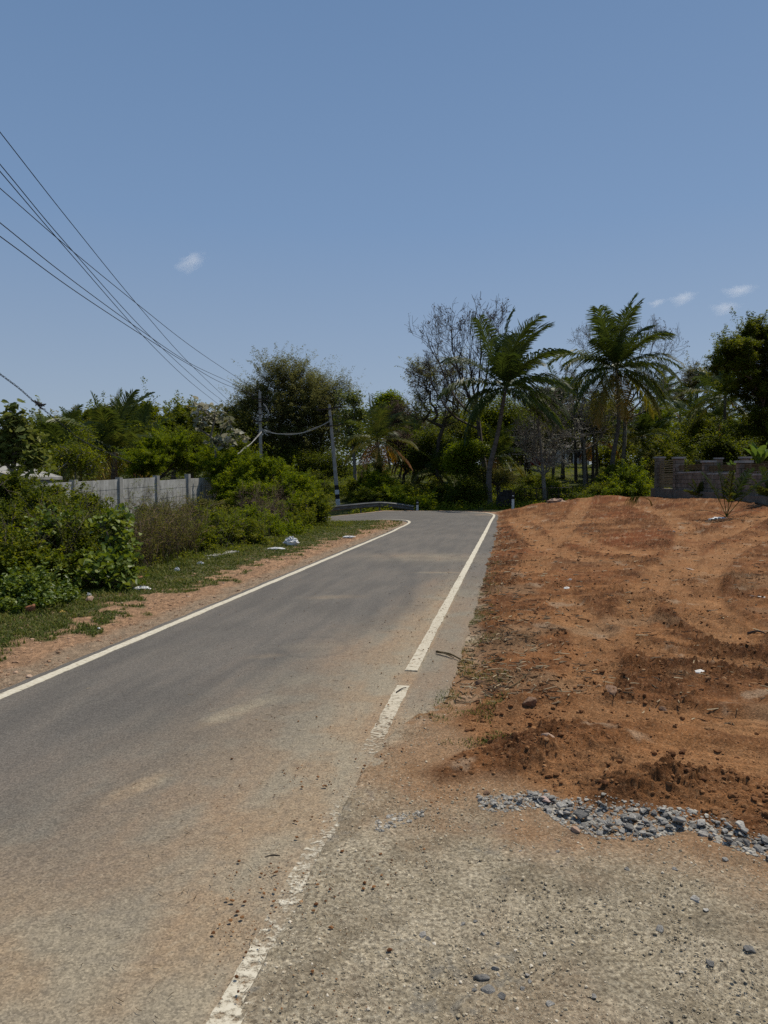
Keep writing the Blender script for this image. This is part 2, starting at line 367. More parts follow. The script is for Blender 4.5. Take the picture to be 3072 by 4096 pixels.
def lerp(a, b, t): return a * (1 - t[:, None]) + b * t[:, None]
C = lambda *c: np.array([c], float)
def ground_albedo(x, y, redm, rough, tm, sl, sdr, band):
    n = len(x); r = np.hypot(x, y)
    f1 = fbm(x, y, 1.8, 4, 71); f2 = fbm(x, y, .35, 4, 72); f3 = fbm(x, y, .06, 3, 73); f4 = fbm(x, y, .018, 2, 74)
    # tan gravel
    tan = lerp(np.repeat(C(.290, .240, .165), n, 0), C(.40, .340, .245), sst(-.5, .5, f2 * .6 + f3 * .5))
    tan = lerp(tan, C(.50, .435, .32), sst(.22, .5, f4) * .55)
    tan = lerp(tan, C(.13, .105, .075), sst(.18, .5, -f4 + .3 * f3) * .7)
    tan = lerp(tan, C(.17, .135, .09), sst(.05, .5, fbm(x, y, .28, 4, 81)) * .5)
    tan = lerp(tan, C(.20, .13, .075), sst(.15, .6, f1 + .4 * f2) * .45)
    tan = lerp(tan, C(.205, .185, .150), sst(.18, .40, fbm(x, y, .42, 3, 75)) * sst(.0, .3, f3) * .7)
    # red soil
    red = lerp(np.repeat(C(.120, .050, .020), n, 0), C(.246, .106, .040), sst(-.45, .5, f2 * .7 + f3 * .25 + .15 * f1))
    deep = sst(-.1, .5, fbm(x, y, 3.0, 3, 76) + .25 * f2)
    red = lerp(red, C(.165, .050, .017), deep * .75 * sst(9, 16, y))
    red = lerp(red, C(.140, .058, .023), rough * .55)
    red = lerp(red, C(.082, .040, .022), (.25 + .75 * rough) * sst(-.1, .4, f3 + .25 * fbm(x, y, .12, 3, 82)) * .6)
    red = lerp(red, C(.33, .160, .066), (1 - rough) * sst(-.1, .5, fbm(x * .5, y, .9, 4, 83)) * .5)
    red = lerp(red, C(.36, .185, .082), tm * (.62 - .3 * sst(-.2, .4, f2)))
    red = lerp(red, C(.36, .21, .11), sst(.25, .5, f4) * .4)
    red = lerp(red, C(.27, .17, .095), sst(.15, .55, fbm(x, y, 1.5, 3, 77)) * .6 * (1 - sst(8, 16, y)))
    red = lerp(red, C(.37, .27, .18), sst(.42, .6, fbm(x, y, .5, 4, 78)) * .5)
    # verge on the far side of the left line: orange grit then grass
    og = lerp(np.repeat(C(.23, .138, .080), n, 0), C(.38, .228, .132), sst(-.3, .5, f3 + .4 * f4))
    og = lerp(og, C(.20, .125, .075), sst(.05, .5, f2) * .5)
    sand = lerp(np.repeat(C(.21, .155, .105), n, 0), C(.29, .21, .14), sst(-.3, .4, f3))
    out = -sdr
    og = lerp(sand, og, sst(.18, .42, out + .12 * f2))
    gr = lerp(np.repeat(C(.050, .060, .022), n, 0), C(.115, .105, .045), sst(-.4, .5, f3 + .3 * f2))
    gm = sst(.0, .25, (out - .70) * .75 + .52 * f2 + .38 * f1)
    vg = lerp(og, gr, gm)
    right = sst(-.3, .3, x - (lx_in(y) + lx_out(y)) / 2)
    # strip between asphalt and red soil on the right
    st = lerp(np.repeat(C(.22, .15, .095), n, 0), C(.40, .34, .25), sst(-.1, .35, fbm(x, y, .5, 3, 79) + .3 * f3) * (1 - sst(7, 12, y)))
    st = lerp(st, C(.085, .075, .035), sst(.0, .35, fbm(x, y, .4, 4, 80)) * .85 * sst(4.2, 5, y))
    st = lerp(st, tan, 1 - sst(4.1, 4.9, y + .5 * f1))
    base = lerp(vg, st, right)
    base = lerp(base, tan, right * sst(0.3, .9, x - lx_out(y)) * (1 - sst(3.6, 4.6, y)))
    # red film over the tan next to the red soil
    film = sst(-.75, -.05, sl + .25 * f2) * right * (1 - sst(6, 8, y))
    base = lerp(base, C(.26, .135, .062), film * .75)
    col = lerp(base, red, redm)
    # far field
    far = lerp(np.repeat(C(.040, .052, .014), n, 0), C(.095, .095, .032), sst(-.4, .5, f1 + .4 * f2))
    bend = sst(0, 1.4, out)
    nearbend = lerp(np.repeat(C(.36, .21, .13), n, 0), C(.27, .18, .11), sst(-.3, .3, f2))
    fm = sst(30.5, 33.5, y) * (1 - redm)
    fcol = lerp(nearbend, far, sst(.7, 1.8, out + .5 * f1))
    col = lerp(col, fcol, fm)
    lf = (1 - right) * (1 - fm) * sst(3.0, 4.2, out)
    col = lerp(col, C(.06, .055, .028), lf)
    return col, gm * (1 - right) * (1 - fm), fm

# polar sheet, fine towards the camera
ang = np.concatenate([np.linspace(-180, -44, 40)[:-1], np.linspace(-44, -31, 40)[:-1], np.linspace(-31, 31, 860), np.linspace(31, 44, 40)[1:], np.linspace(44, 180, 40)[1:-1]])
rad = np.concatenate([np.linspace(.25, 1.85, 10)[:-1], 1 / np.linspace(1 / 1.85, 1 / 48., 700), np.geomspace(50, 900, 60)])
A, RR = np.meshgrid(R(1) * ang, rad); gx = (RR * np.sin(A)).ravel(); gy = (RR * np.cos(A)).ravel()
na, nr = len(ang), len(rad)
sdl = sdist(gx, gy, REDPOLY); sdr = sdist(gx, gy, ROADPOLY)
gz, redm, rough, tm, sl, band = ground_height(gx, gy, sdl, sdr)
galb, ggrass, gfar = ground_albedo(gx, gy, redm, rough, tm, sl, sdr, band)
I = np.arange(nr - 1)[:, None] * na + np.arange(na)[None]; I2 = I + na
J = np.roll(np.arange(na), -1)
Q = np.stack([I, I[:, J], I2[:, J], I2], -1).reshape(-1, 4)
Vg = np.stack([gx, gy, gz], 1)
cx, cy = gx[Q].mean(1), gy[Q].mean(1)
rm = redm[Q].mean(1); rd = sdr[Q].min(1)
rightq = cx > (lx_in(cy) + lx_out(cy)) / 2
zone = np.full(len(Q), 3)                                        # 3 = ground at large
zone[(rightq) & (cy < 6.3) & (cy > -3) & (rm <= .5)] = 1         # gravel
zone[(~rightq) & (cy < 31) & (np.hypot(cx, cy) < 45) & (cx > lx_in(np.minimum(cy, 26)) - 3.4)] = 2
zone[rm > .5] = 0
zone[rd > .12] = 9                                               # under the road
m, nt, n, l, p = newmat('soil')
a_ = N(nt, 'ShaderNodeAttribute', attribute_name='alb')
tc = N(nt, 'ShaderNodeTexCoord')
nz1 = N(nt, 'ShaderNodeTexNoise', Scale=70.0, Detail=5.0, Roughness=.7); l.new(tc.outputs['Object'], nz1.inputs['Vector'])
nz2 = N(nt, 'ShaderNodeTexNoise', Scale=9.0, Detail=6.0, Roughness=.65); l.new(tc.outputs['Object'], nz2.inputs['Vector'])
mr1 = N(nt, 'ShaderNodeMapRange'); mr1.inputs['From Min'].default_value = .3; mr1.inputs['From Max'].default_value = .7; mr1.inputs['To Min'].default_value = .62; mr1.inputs['To Max'].default_value = 1.35
l.new(nz1.outputs['Fac'], mr1.inputs['Value'])  # colour speckle: soil grain plus fine shadow flecks put into the albedo
mr2 = N(nt, 'ShaderNodeMapRange'); mr2.inputs['From Min'].default_value = .3; mr2.inputs['From Max'].default_value = .7; mr2.inputs['To Min'].default_value = .8; mr2.inputs['To Max'].default_value = 1.18
l.new(nz2.outputs['Fac'], mr2.inputs['Value'])
vs_ = N(nt, 'ShaderNodeTexVoronoi', Scale=120.0); l.new(tc.outputs['Object'], vs_.inputs['Vector']); vsc = N(nt, 'ShaderNodeSeparateColor'); l.new(vs_.outputs['Color'], vsc.inputs[0])
mrv = N(nt, 'ShaderNodeMapRange'); mrv.inputs['To Min'].default_value = .74; mrv.inputs['To Max'].default_value = 1.26; l.new(vsc.outputs[0], mrv.inputs['Value'])
mm0 = N(nt, 'ShaderNodeMath', operation='MULTIPLY'); l.new(mr1.outputs[0], mm0.inputs[0]); l.new(mrv.outputs[0], mm0.inputs[1])
mm = N(nt, 'ShaderNodeMath', operation='MULTIPLY'); l.new(mm0.outputs[0], mm.inputs[0]); l.new(mr2.outputs[0], mm.inputs[1])
vm = N(nt, 'ShaderNodeVectorMath', operation='SCALE'); l.new(a_.outputs['Color'], vm.inputs[0]); l.new(mm.outputs[0], vm.inputs['Scale'])
l.new(vm.outputs[0], p.inputs['Base Color']); p.inputs['Roughness'].default_value = .95; p.inputs['Specular IOR Level'].default_value = .08
b1 = N(nt, 'ShaderNodeBump'); b1.inputs['Strength'].default_value = .8; b1.inputs['Distance'].default_value = .014
l.new(nz1.outputs['Fac'], b1.inputs['Height'])
nz3 = N(nt, 'ShaderNodeTexNoise', Scale=22.0, Detail=8.0, Roughness=.68); l.new(tc.outputs['Object'], nz3.inputs['Vector'])
rk = N(nt, 'ShaderNodeAttribute', attribute_name='rk'); b2 = N(nt, 'ShaderNodeBump'); b2.inputs['Distance'].default_value = .07; l.new(rk.outputs['Fac'], b2.inputs['Strength'])
l.new(nz3.outputs['Fac'], b2.inputs['Height']); l.new(b1.outputs[0], b2.inputs['Normal']); l.new(b2.outputs[0], p.inputs['Normal'])
M['soil'] = m
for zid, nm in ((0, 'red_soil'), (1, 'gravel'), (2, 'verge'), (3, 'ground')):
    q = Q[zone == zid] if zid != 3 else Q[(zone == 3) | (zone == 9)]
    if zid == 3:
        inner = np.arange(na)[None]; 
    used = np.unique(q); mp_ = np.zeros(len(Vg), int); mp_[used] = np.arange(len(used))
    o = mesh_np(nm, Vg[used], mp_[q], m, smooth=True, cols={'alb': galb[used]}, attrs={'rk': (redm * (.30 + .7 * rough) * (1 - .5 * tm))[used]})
    tag(o, kind='structure')

# ------------------------------------------------------------ road
m, nt, n, l, p = newmat('asphalt')
a_ = N(nt, 'ShaderNodeAttribute', attribute_name='alb'); dus = N(nt, 'ShaderNodeAttribute', attribute_name='dust')
tc = N(nt, 'ShaderNodeTexCoord')
vo = N(nt, 'ShaderNodeTexVoronoi', Scale=130.0); l.new(tc.outputs['Object'], vo.inputs['Vector'])
nz1 = N(nt, 'ShaderNodeTexNoise', Scale=120.0, Detail=5.0, Roughness=.75); l.new(tc.outputs['Object'], nz1.inputs['Vector'])
mr1 = N(nt, 'ShaderNodeMapRange'); mr1.inputs['From Min'].default_value = .3; mr1.inputs['From Max'].default_value = .7; mr1.inputs['To Min'].default_value = .62; mr1.inputs['To Max'].default_value = 1.38
l.new(nz1.outputs['Fac'], mr1.inputs['Value'])
vcol = N(nt, 'ShaderNodeSeparateColor'); l.new(vo.outputs['Color'], vcol.inputs[0])
mr3 = N(nt, 'ShaderNodeMapRange'); mr3.inputs['To Min'].default_value = .72; mr3.inputs['To Max'].default_value = 1.28; l.new(vcol.outputs[0], mr3.inputs['Value'])
mm = N(nt, 'ShaderNodeMath', operation='MULTIPLY'); l.new(mr1.outputs[0], mm.inputs[0]); l.new(mr3.outputs[0], mm.inputs[1])
vm = N(nt, 'ShaderNodeVectorMath', operation='SCALE'); l.new(a_.outputs['Color'], vm.inputs[0]); l.new(mm.outputs[0], vm.inputs['Scale'])
l.new(vm.outputs[0], p.inputs['Base Color']); p.inputs['Roughness'].default_value = .82; p.inputs['Specular IOR Level'].default_value = .22
b1 = N(nt, 'ShaderNodeBump'); b1.inputs['Distance'].default_value = .004; b1.inputs['Strength'].default_value = .55
l.new(nz1.outputs['Fac'], b1.inputs['Height']); l.new(b1.outputs[0], p.inputs['Normal'])
M['asphalt'] = m
# rows: fine near the camera
def resample(IN, OUT):
    mid = (IN + OUT) / 2; seg = np.linalg.norm(np.diff(mid, axis=0), axis=1); s = np.concatenate([[0], np.cumsum(seg)])
    rows = [0.0]; tot = s[-1]
    while rows[-1] < tot:
        x = np.interp(rows[-1], s, mid[:, 0]); y = np.interp(rows[-1], s, mid[:, 1]); r = max(1.9, math.hypot(x, y)) if y > -1 else 6
        rows.append(rows[-1] + max(.006, r * r / (1.6 * 710) * .9))
    rows = np.array(rows[:-1] + [tot])
    f = lambda P: np.stack([np.interp(rows, s, P[:, 0]), np.interp(rows, s, P[:, 1])], 1)
    return f(IN), f(OUT)
RI, RO = resample(INL, OUTL)
D_ = RO - RI; D_ = D_ / np.linalg.norm(D_, axis=1)[:, None]
rim = right_margin(RO[:, 1])
le = RI - D_ * (.17 + .02 * perlin(RI[:, 0] * 3, RI[:, 1] * 3, 2))[:, None]
re_ = RO + D_ * (rim + .12 + .03 * perlin(RO[:, 0] * 2, RO[:, 1] * 2, 4))[:, None]
ncol = 330
t = np.linspace(0, 1, ncol)[None, :, None]
RV = le[:, None] * (1 - t) + re_[:, None] * t
rx, ry = RV[..., 0].ravel(), RV[..., 1].ravel()
tt = np.repeat(t[..., 0], len(le), 0).ravel()
rz = far_z(rx, ry) + .025 * (1 - (2 * tt - 1) ** 2) * 0.6 + .004 * fbm(rx, ry, .8, 3, 91) + .0012 * fbm(rx, ry, .02, 2, 92) * (1 - sst(4, 9, np.hypot(rx, ry)))
edge = np.minimum(tt, 1 - tt); rz -= .03 * (1 - sst(0, .012, edge))
f1 = fbm(rx, ry, 1.6, 4, 101); f2 = fbm(rx, ry, .4, 4, 102); f3 = fbm(rx, ry, .05, 3, 103)
# along-road streaks
u = rx - .183 * ry; st1 = fbm(u * 1.0, ry * .16, .22, 4, 104); st2 = fbm(u, ry * .07, .5, 3, 105)
asp = lerp(np.repeat(C(.104, .094, .082), len(rx), 0), C(.132, .119, .103), sst(-.5, .5, st1 * .6 + f1 * .5))
asp = lerp(asp, C(.092, .082, .073), sst(.1, .6, st2) * .4)
dR = rx - lx_out(ry)                               # metres right of the outer line (straight part)
curve = sst(22, 26, ry)
lo_ = -2.7 + .26 * (ry.clip(2, 9) - 2)
tw = np.clip((dR + .22 * f1 + .10 * st1 - lo_) / (-.15 - lo_), 0, 1)
dust = tw ** 1.7 * (1 - sst(8.0, 14, ry + .8 * f1)) * .98
dust = np.maximum(dust, sst(-3.0, -1.5, dR + .35 * f1) * (1 - sst(2.1, 3.6, ry + .5 * f1)) * .85)
def blob(px, py, w, h, ang, amp, D=None):
    c = gnd(px, py); dx, dy = rx - c[0], ry - c[1]; a = R(ang)
    uu = dx * math.cos(a) + dy * math.sin(a); vv = -dx * math.sin(a) + dy * math.cos(a)
    return amp * np.exp(-((uu / w) ** 2 + (vv / h) ** 2) ** 1.2) * (.75 + .5 * f2)
cool = blob(1240, 2590, .32, .12, 10, .8) + blob(1770, 2240, .8, 1.6, 80, .55)
for b_ in ((545, 3160, .30, .10, 62, 1.1), (940, 2860, .45, .13, 62, .9), (1330, 2392, .35, .15, 10, .5), (1180, 2760, 1.1, .22, 70, .55), (1075, 2630, .2, .08, 20, .4),
           (1780, 2292, .55, .10, 5, .8), (10, 3770, .12, .04, 20, .8), (1950, 2060, .8, .5, 0, .8), (1740, 2230, .7, 1.4, 80, .55)):
    dust = np.maximum(dust, blob(*b_))
dust = dust * (1 - .4 * sst(.03, .10, dR) * sst(4.6, 5.2, ry)); dust = np.clip(dust + .06 + .06 * st1 - .05 * curve, 0, 1)
dc = lerp(np.repeat(C(.300, .220, .138), len(rx), 0), C(.295, .245, .170), sst(-.3, .4, f2 + .6 * st2))
dc = lerp(dc, C(.290, .185, .105), sst(-.2, .6, st1 * .5 + .6 * f1) * .8)
dc = lerp(dc, C(.30, .25, .18), sst(.25, .5, f3) * .4)
alb = lerp(asp, dc, np.clip(dust * (.92 + .3 * f3), 0, 1))
alb = lerp(alb, C(.24, .205, .15), np.clip(cool, 0, 1) * .45)
# rim of broken pothole patch and skid traces
ring = lambda px, py, rr_: np.exp(-((np.hypot((rx - gnd(px, py)[0]) , (ry - gnd(px, py)[1]) * .8) - rr_) / .035) ** 2)
alb = lerp(alb, C(.07, .065, .06), ring(1250, 2592, .33) * .22)
for k_, off in ((.14, 0), (.18, .5)):
    P = catmull([gnd(1300 + 80 * off, 2170)[:2], gnd(1480 + 60 * off, 2205)[:2], gnd(1640, 2270 + 60 * off)[:2], gnd(1640 - 60 * off, 2400)[:2], gnd(1540 - 60 * off, 2520)[:2]], 6)
    alb = lerp(alb, C(.06, .058, .056), np.exp(-(segdist(rx, ry, P) / .10) ** 2) * k_)
I = np.arange(len(le) - 1)[:, None] * ncol + np.arange(ncol - 1)[None]
Qr = np.stack([I, I + 1, I + ncol + 1, I + ncol], -1).reshape(-1, 4)
road = mesh_np('road', np.stack([rx, ry, rz], 1), Qr, m, smooth=True, cols={'alb': alb}, attrs={'dust': dust})
tag(road, kind='structure')
def road_z(x, y):
    x = np.atleast_1d(x); y = np.atleast_1d(y)
    return far_z(x, y) + .016 + .004 * fbm(x, y, .8, 3, 91)

# painted edge lines
m, nt, n, l, p = newmat('line_paint')
wv = N(nt, 'ShaderNodeAttribute', attribute_name='wear'); tc = N(nt, 'ShaderNodeTexCoord')
nz1 = N(nt, 'ShaderNodeTexNoise', Scale=48.0, Detail=9.0, Roughness=.72); l.new(tc.outputs['Object'], nz1.inputs['Vector'])
mp = N(nt, 'ShaderNodeMapping'); mp.inputs['Scale'].default_value = (20, 26, 20); mp.inputs['Rotation'].default_value = (0, 0, .18); l.new(tc.outputs['Object'], mp.inputs[0])
nz3 = N(nt, 'ShaderNodeTexNoise', Scale=1.0, Detail=6.0, Roughness=.7); l.new(mp.outputs[0], nz3.inputs['Vector'])
ad = N(nt, 'ShaderNodeMath', operation='ADD'); l.new(nz1.outputs['Fac'], ad.inputs[0]); l.new(nz3.outputs['Fac'], ad.inputs[1])
gt = N(nt, 'ShaderNodeMapRange'); gt.inputs['From Min'].default_value = -.04; gt.inputs['From Max'].default_value = .06
sb = N(nt, 'ShaderNodeMath', operation='SUBTRACT'); hf = N(nt, 'ShaderNodeMath', operation='MULTIPLY'); hf.inputs[1].default_value = .5
l.new(ad.outputs[0], hf.inputs[0]); l.new(hf.outputs[0], sb.inputs[0]); l.new(wv.outputs['Fac'], sb.inputs[1]); l.new(sb.outputs[0], gt.inputs['Value'])
rp = ramp(nt, [(.42, (.50, .44, .32)), (.50, (.62, .56, .43)), (.62, (.74, .69, .56))]); l.new(hf.outputs[0], rp.inputs[0])
dv = N(nt, 'ShaderNodeAttribute', attribute_name='dirt')
mxc = N(nt, 'ShaderNodeMix', data_type='RGBA'); l.new(dv.outputs['Fac'], mxc.inputs[0]); l.new(rp.outputs[0], mxc.inputs[6]); mxc.inputs[7].default_value = (.33, .25, .155, 1)
l.new(mxc.outputs[2], p.inputs['Base Color']); p.inputs['Roughness'].default_value = .7
tr = N(nt, 'ShaderNodeBsdfTransparent'); mx = N(nt, 'ShaderNodeMixShader'); l.new(gt.outputs[0], mx.inputs[0]); l.new(tr.outputs[0], mx.inputs[1]); l.new(p.outputs[0], mx.inputs[2])
l.new(mx.outputs[0], n['Material Output'].inputs['Surface'])
M['line'] = m
_W = np.linalg.norm(RO - RI, axis=1); _tot = _W + rim + .29
crown_R = .015 * (1 - (2 * (1 - (rim + .12) / _tot) - 1) ** 2); crown_L = .015 * (1 - (2 * .17 / _tot - 1) ** 2)
def line_mesh(P, w, keep, wear, dirt, h=.006, name='road_line'):
    seg = np.linalg.norm(np.diff(P, axis=0), axis=1); s = np.concatenate([[0], np.cumsum(seg)])
    d = np.gradient(P, axis=0); d /= np.linalg.norm(d, axis=1)[:, None]; nrm = np.stack([d[:, 1], -d[:, 0]], 1)
    offs = [(-w / 2, -.01), (-w / 2, h), (-w / 4, h), (0, h), (w / 4, h), (w / 2, h), (w / 2, -.01)]
    V = []; W = []; DD = []
    jit = .005 * perlin(P[:, 0] * 15, P[:, 1] * 15, 8) + .006 * perlin(P[:, 0] * 2.2, P[:, 1] * 2.2, 9)
    for o_, hh in offs:
        hh = np.where((P[:, 1] < 5.6) & (hh > 0), .0020, hh)
        q = P + nrm * (o_ + jit * np.sign(o_))[:, None]
        V.append(np.stack([q[:, 0], q[:, 1], road_z(q[:, 0], q[:, 1]) - .016 + (crown_R if w > .097 else crown_L) + .0012 + hh], 1)); W.append(wear + np.where(P[:, 1] < 4.4, np.clip(.01 + o_ / w * .09 * (1 if w > .1 else 0) + .06 * fbm(P[:, 0] + o_ * 3, P[:, 1], .35, 3, 61), -.05, .12), 0) * (w > .1)); DD.append(dirt)
    k = len(offs); V = np.stack(V, 1).reshape(-1, 3); W = np.stack(W, 1).ravel(); DD = np.stack(DD, 1).ravel()
    i = np.arange(len(P) - 1)[keep[:-1]]
    q = np.concatenate([np.stack([i * k + j, i * k + j + 1, (i + 1) * k + j + 1, (i + 1) * k + j], 1) for j in range(k - 1)])
    caps = []
    kk = keep[:-1].astype(int)
    for a in np.where(np.diff(np.concatenate([[0], kk])) == 1)[0]: caps += [[a * k + j for j in range(k)]]
    for a in np.where(np.diff(np.concatenate([kk, [0]])) == -1)[0] + 1: caps += [[a * k + j for j in range(k)][::-1]]
    o = mesh_np(name, V, [q, np.array(caps)], M['line'], attrs={'wear': W, 'dirt': DD})
    return tag(o, kind='structure')
yo = RO[:, 1]; i_c = np.arange(len(RO))
keepR = ~((yo > 5.42) & (yo < 5.84) & (i_c < len(RO) * .9)); keepR &= yo > 1.2
wearR = np.interp(yo, [0, 1.9, 2.3, 2.55, 2.75, 3.0, 3.25, 3.5, 3.75, 4.0, 4.25, 4.45, 4.8, 5.4, 6, 9, 14, 40], [.43, .45, .47, .56, .49, .52, .54, .57, .64, .56, .52, .475, .43, .39, .39, .39, .38, .34])
dirtR = np.interp(yo, [0, 2.2, 3, 3.8, 4.4, 5.2, 6, 8, 12, 40], [.2, .25, .3, .4, .6, .35, .38, .38, .14, .05])
line_mesh(RO, .100, keepR, wearR, dirtR, h=.009, name='road_line_right')
keepL = RI[:, 1] > -2
line_mesh(RI, .095, keepL, np.full(len(RI), .37), np.full(len(RI), .16), h=.004, name='road_line_left')

# ------------------------------------------------------------ vegetation builders
def leaves(P, L, W, rs, up=.7, droop=0.0, v=None, heart=False, dirn=None):
    """one folded leaf per point; returns V, faces, v"""
    n = len(P)
    nrm = rs.normal(size=(n, 3)); nrm /= np.linalg.norm(nrm, axis=1)[:, None]; nrm[:, 2] = np.abs(nrm[:, 2]) + up; nrm /= np.linalg.norm(nrm, axis=1)[:, None]
    d = rs.normal(size=(n, 3)) if dirn is None else dirn + .5 * rs.normal(size=(n, 3))
    d -= nrm * (d * nrm).sum(1)[:, None]; d /= np.linalg.norm(d, axis=1)[:, None] + 1e-9
    d[:, 2] -= droop; d /= np.linalg.norm(d, axis=1)[:, None] + 1e-9
    s = np.cross(d, nrm); s /= np.linalg.norm(s, axis=1)[:, None] + 1e-9
    sc = rs.uniform(.6, 1.25, n)[:, None]; L = L * sc; W = W * sc
    if not heart:
        V = np.stack([P - d * L * .5, P + s * W * .5 + nrm * W * .12 - d * L * .05, P + d * L * .5, P - s * W * .5 + nrm * W * .12 - d * L * .05], 1).reshape(-1, 3)
        k = 4; Fq = np.arange(n)[:, None] * 4 + np.arange(4)[None]
        return V, Fq, np.repeat(v, 4)
    o = [(-.42, 0, 0), (-.5, .22, .05), (-.3, .5, .10), (.1, .42, .08), (.55, 0, -.06), (.1, -.42, .08), (-.3, -.5, .10), (-.5, -.22, .05)]
    V = np.stack([P + d * L * a + s * W * b + nrm * W * c for a, b, c in o], 1).reshape(-1, 3)
    b = np.arange(n)[:, None] * 8
    Fq = np.concatenate([b + np.array([[0, 1, 2, 3, 4]]), b + np.array([[0, 4, 5, 6, 7]])])
    return V, Fq, np.repeat(v, 8)
def grow(trunk, targets, rs, R0, step=.6, wig=.12, rtip=.012, power=2.3, sag=.0):
    """branch network from a trunk polyline out to target points"""
    Np = [np.array(p, float) for p in trunk]; par = [-1] + list(range(len(trunk) - 1)); pl = [0.0]
    for i in range(1, len(trunk)): pl.append(pl[-1] + np.linalg.norm(Np[i] - Np[i - 1]))
    fixed = len(trunk)
    top = Np[-1]; order = np.argsort(np.linalg.norm(targets - top, axis=1) + rs.rand(len(targets)) * .3)
    arr = np.zeros((len(trunk) + len(targets) * 12, 3)); arr[:fixed] = np.array(Np); plen = np.zeros(len(arr)); plen[:fixed] = pl
    n = fixed; start = max(0, int(fixed * .45))
    tips = []
    for ti in order:
        t = targets[ti]; d = np.linalg.norm(arr[start:n] - t, axis=1)
        below = np.maximum(0, arr[start:n, 2] - t[2] + .45 * d) * 1.1
        k = int(np.argmin(d + below + .16 * plen[start:n])) + start
        m_ = int(min(11, max(1, round(d[k - start] / step)))); a = arr[k]; prev = k; dist = d[k - start]
        for j in range(1, m_ + 1):
            f = j / m_; q = a + (t - a) * f
            q = q + rs.normal(size=3) * wig * dist / m_ * (1 if j < m_ else 0) + np.array([0, 0, 1]) * sag * dist * math.sin(f * math.pi)
            arr[n] = q; par.append(prev); plen[n] = plen[prev] + np.linalg.norm(q - arr[prev]); prev = n; n += 1
        tips.append(prev)
    par = np.array(par); P = arr[:n]
    acc = np.zeros(n); acc[tips] += rtip ** power
    for i in range(n - 1, 0, -1): acc[par[i]] += acc[i]
    r = np.maximum(acc, rtip ** power) ** (1 / power)
    r = np.minimum(r, R0); 
    if r[0] > 0: r[:fixed] = np.maximum(r[:fixed], np.linspace(R0, R0 * .55, fixed))
    return P, par, r, tips
def blobpts(blobs, n, rs, shell=.45):
    """random points in ellipsoids (cx,cy,D,rx_px,ry_px[,depth m[,weight]]) given at photo points"""
    w = np.array([(b[3] * b[4] * (b[6] if len(b) > 6 else 1)) for b in blobs], float); w /= w.sum()
    out = []; S_ = []
    for b, k in zip(blobs, rs.multinomial(n, w)):
        c = at(b[0], b[1], b[2]); s = b[2] / F; rx_, rz_ = b[3] * s, b[4] * s; ry_ = b[5] if len(b) > 5 and b[5] else (rx_ + rz_) * .5
        d = rs.normal(size=(k, 3)); d /= np.linalg.norm(d, axis=1)[:, None] + 1e-9
        rr_ = rs.uniform(shell, 1, k) ** .8
        az_ = np.arctan2(d[:, 0], d[:, 1]); rr_ = rr_ * np.clip(.95 + .42 * perlin(az_ * 1.3 + c[0] * 3, d[:, 2] * 2.2 + c[2], 7) + .22 * perlin(az_ * 3.7, d[:, 2] * 5 + c[0], 9), .5, 1.3)
        out.append(c + d * rr_[:, None] * np.array([rx_, ry_, rz_]))
    return np.concatenate(out)
